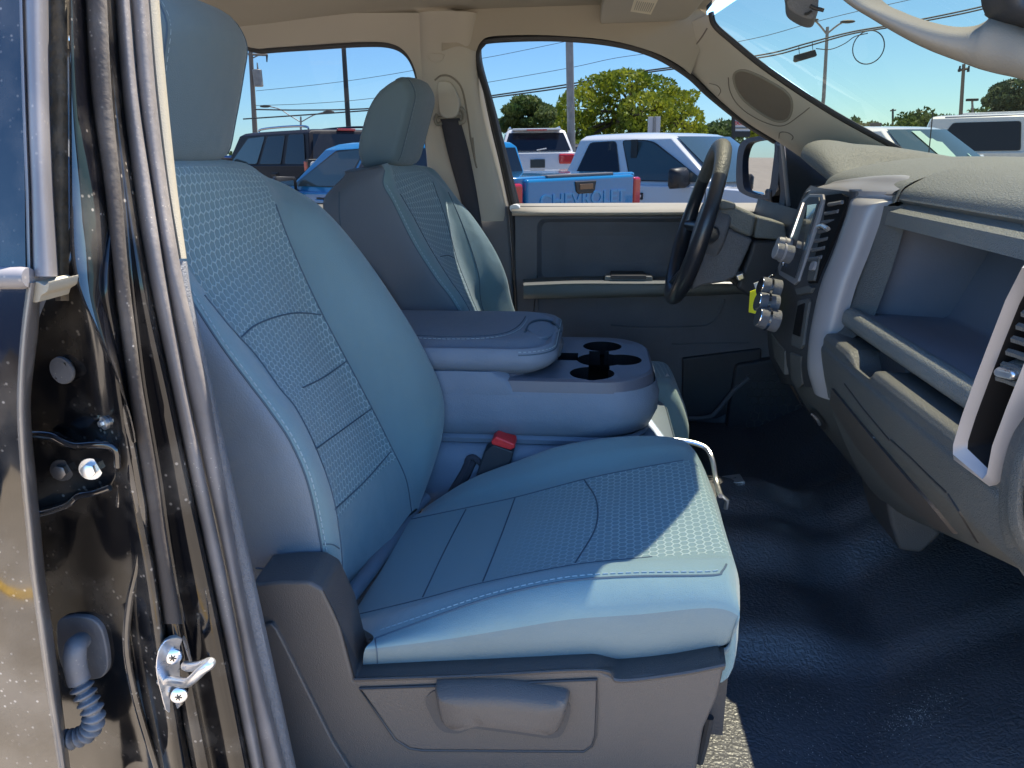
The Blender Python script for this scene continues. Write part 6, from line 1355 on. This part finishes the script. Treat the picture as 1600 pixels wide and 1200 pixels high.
b = B(); b.box(P(893, 170, 21) + V(0, -.11, 0), (.09, .03, .16)); mk('hand_hole_cover', b, M_pole, T_, bevel=.01)
b = B(); b.box(g1 + V(.5, 0, .1), (1.2, .4, .16)); mk('lamp_head', b, M_dpole, T_, bevel=.03)
T_, g1 = pole('utility_pole', 'wooden utility pole with transformer can beside the passenger headrest', (399, 215), (391, 70), 40, .14, .11, M_wood, 'utility pole')
b = B(); c = P(403, 122, 39.7); b.cyl(c - V(0, 0, .42), c + V(0, 0, .42), .24, .24, 20); tf = mk('transformer', b, M_pole, T_, bevel=.04)
b = B(); b.cyl(c + V(.05, 0, .42), c + V(.05, 0, .75), .05, .03, 8); mk('bushing', b, M_pole, tf)
b = B(); b.tube([P(388, 85, 40), P(418, 86, 40)], .06, 6); ca = mk('crossarm', b, M_wood, T_); b = B(); b.tube([P(417, 86, 40), P(417, 97, 40)], [.06, .03], 8); mk('insulator', b, M_dpole, ca); b = B(); b.tube([P(392, 92, 40), P(405, 86, 40)], .03); mk('brace', b, M_wood, ca)
def lamp(label, post0, post1, Y, arms, r=.07):
    T_, g1 = pole('street_lamp', label, post0, post1, Y, r, r * .8, M_pole, 'street lamp')
    for pts in arms:
        b = B(); q = PP(pts, Y); b.tube(crs(q, 5), r * .5, 8); ar = mk('lamp_arm', b, M_pole, T_)
        e = q[-1]; d = (q[-1] - q[-2]).normalized(); b = B(); b.ell((0, 0, 0), (.40, .14, .09)); b.v = [e + V(p.x * (1 if d.x > 0 else -1) + .25 * d.x, p.y, p.z) for p in b.v]; mk('lamp_head', b, M_dpole, ar)
lamp('double arm street lamp seen above the dark utility vehicle', (470, 200), (470, 182), 50, [[(470, 191), (452, 180), (438, 171), (420, 166)], [(470, 191), (490, 180), (508, 175)]])
lamp('double arm street lamp seen through the windshield behind the cable loop', (1287, 152), (1293, 42), 45, [[(1293, 55), (1283, 42), (1273, 31)], [(1293, 52), (1308, 40), (1318, 34)]], .10)
T_, g1 = pole('utility_pole', 'bare utility pole with crossarm above the white van', (1501, 180), (1506, 100), 60, .13, .11, M_wood, 'utility pole')
b = B(); b.tube([P(1497, 110, 60), P(1514, 107, 60)], .09, 6); mk('crossarm', b, M_wood, T_)
for x in (1499, 1513): b = B(); c = P(x, 110, 59.8); b.cyl(c + V(0, 0, -.1), c + V(0, 0, .3), .1, .06, 8); mk('insulator', b, M_dpole, T_)
T_, g1 = pole('street_lamp', 'small far street lamp over the treeline beside the bare utility pole', (1520, 180), (1519, 156), 70, .10, .08, M_pole, 'street lamp'); b = B(); b.box(g1, (.9, .4, .2)); mk('lamp_head', b, M_dpole, T_, bevel=.04)
T_, g1 = pole('utility_pole', 'tiny distant utility pole over the treeline above the white pickup roof', (1395, 192), (1395, 170), 80, .10, .09, M_wood, 'utility pole'); b = B(); b.tube([P(1391, 173, 80), P(1400, 172, 80)], .07, 6); mk('crossarm', b, M_wood, T_)
# wires
wires = [('thin overhead wire running up to the right from the transformer pole', [(400, 142), (480, 134), (560, 124), (640, 111), (700, 98), (760, 90), (850, 72), (920, 57)], 40, .012),
 ('thin wire crossing the middle of the driver window', [(400, 165), (480, 162), (570, 155), (700, 138), (760, 129), (890, 106), (960, 91), (1030, 81), (1100, 68)], 40, .013),
 ('upper of the two thick cables crossing in front of the maple', [(398, 171), (470, 172), (570, 170), (700, 160), (765, 150), (880, 133), (1000, 112), (1090, 100), (1200, 84), (1260, 68), (1330, 50), (1400, 38), (1500, 18), (1560, 4)], 38, .035),
 ('lower of the two thick cables crossing in front of the maple', [(380, 186), (470, 180), (570, 173), (700, 163), (765, 153), (880, 137), (1000, 115), (1090, 103), (1200, 88), (1255, 74), (1330, 53), (1400, 41), (1500, 22), (1560, 8)], 38.5, .035),
 ('thin sagging wire high in the windshield behind the mirror', [(1140, 68), (1200, 55), (1260, 38), (1330, 20), (1420, 0), (1480, -14)], 36, .013)]
for k, (lb, pts, Y, r) in enumerate(wires):
    b = B(); b.tube(crs(PP(pts, Y), 6), r, 6); tag(mk('power_line', b, M_wire), lb, 'power line', 'overhead power lines')
b = B(); c = P(1357, 74, 37.9); q = [c + V(math.cos(t) * 20.5 * 38 / FPX, 0, math.sin(t) * 21 * 38 / FPX) for t in [2 * math.pi * i / 40 for i in range(40)]]; b.tube(q, .025, 6, 0, True); tag(mk('cable_loop', b, M_wire), 'round coil of spare cable hanging from the thick cables in the windshield', 'cable')
b = B(); b.tube(crs(PP([(1275, 76), (1298, 77), (1320, 68), (1336, 57), (1356, 52)], 37.9), 5), .02, 6); tag(mk('feeder_cable', b, M_wire), 'short curved cable joining the splice box to the cable coil', 'cable')
b = B(); q = [(1242, 86), (1274, 77), (1277, 86), (1275, 88), (1244, 97), (1241, 95)]; b.prism(PP(q, 37.8), [p + V(0, .25, 0) for p in PP(q, 37.8)]); sp = mk('splice_box', b, M_dpole, bevel=.03); tag(sp, 'dark splice box slung under the thick cables in the windshield', 'splice box')
for x, y in ((1249, 85), (1270, 78)):
    b = B(); b.tube([P(x, y, 37.9), P(x - 1, y - 13, 37.9)], .015, 5); mk('hanger', b, M_dpole, sp)
# signs
sg = thing('dealer_sign', gp_(1160, 34), 'tall white dealer sign with red lettering behind the windshield pillar', 'sign')
b = B(); b.prism(PP([(1148, 150), (1172, 150), (1172, 212), (1148, 212)], 34), [p + V(0, .3, 0) for p in PP([(1148, 150), (1172, 150), (1172, 212), (1148, 212)], 34)]); pn = mk('sign_panel', b, M_white, sg)
b = B(); b.tube([P(1146, 130, 34), V(P(1146, 240, 34).x, 34, gz(34))], .08, 8); mk('sign_post', b, M_dpole, sg)
b = B(); b.prism(PP([(1148, 205), (1172, 205), (1172, 214), (1148, 214)], 33.97), [p + V(0, .02, 0) for p in PP([(1148, 205), (1172, 205), (1172, 214), (1148, 214)], 33.97)]); mk('grey_band', b, M_dpole, pn)
for y in (184, 200): b = B(); b.tube(PP([(1149, y), (1171, y)], 33.98), .025, 4); mk('divider', b, M_dpole, pn)
text_on(None, 'DODGE', .19, frame(P(1159.5, 192.5, 33.97), V(1, 0, 0), V(0, 0, 1)), mat('sign_red', (.7, .05, .05), .5), 'lettering', pn, .01, .92)
b = B(); b.box(V(0, 0, 0) + P(1022, 195, 26), (.40, .2, .5)); sb_ = mk('back_of_sign', b, mat('sign_back', (.55, .56, .58), .5), bevel=.01); tag(sb_, 'small white box sign standing above the roof of the side on pickup', 'sign')
t = B(); q = P(1022, 195, 26); t.tube([V(q.x, 26 - .1, q.z + .25), V(q.x, 25.9, gz(26))], .05); mk('sign_post', t, M_pole, sb_)
b = B(); q = PP([(300, 243), (376, 243), (376, 250), (300, 250)], 52); b.prism(q, [p + V(0, .3, 0) for p in q]); bn = mk('blue_banner', b, mat('banner_blue', (.02, .12, .42), .6)); tag(bn, 'blue roadside banner at the foot of the far trees by the passenger headrest', 'banner')
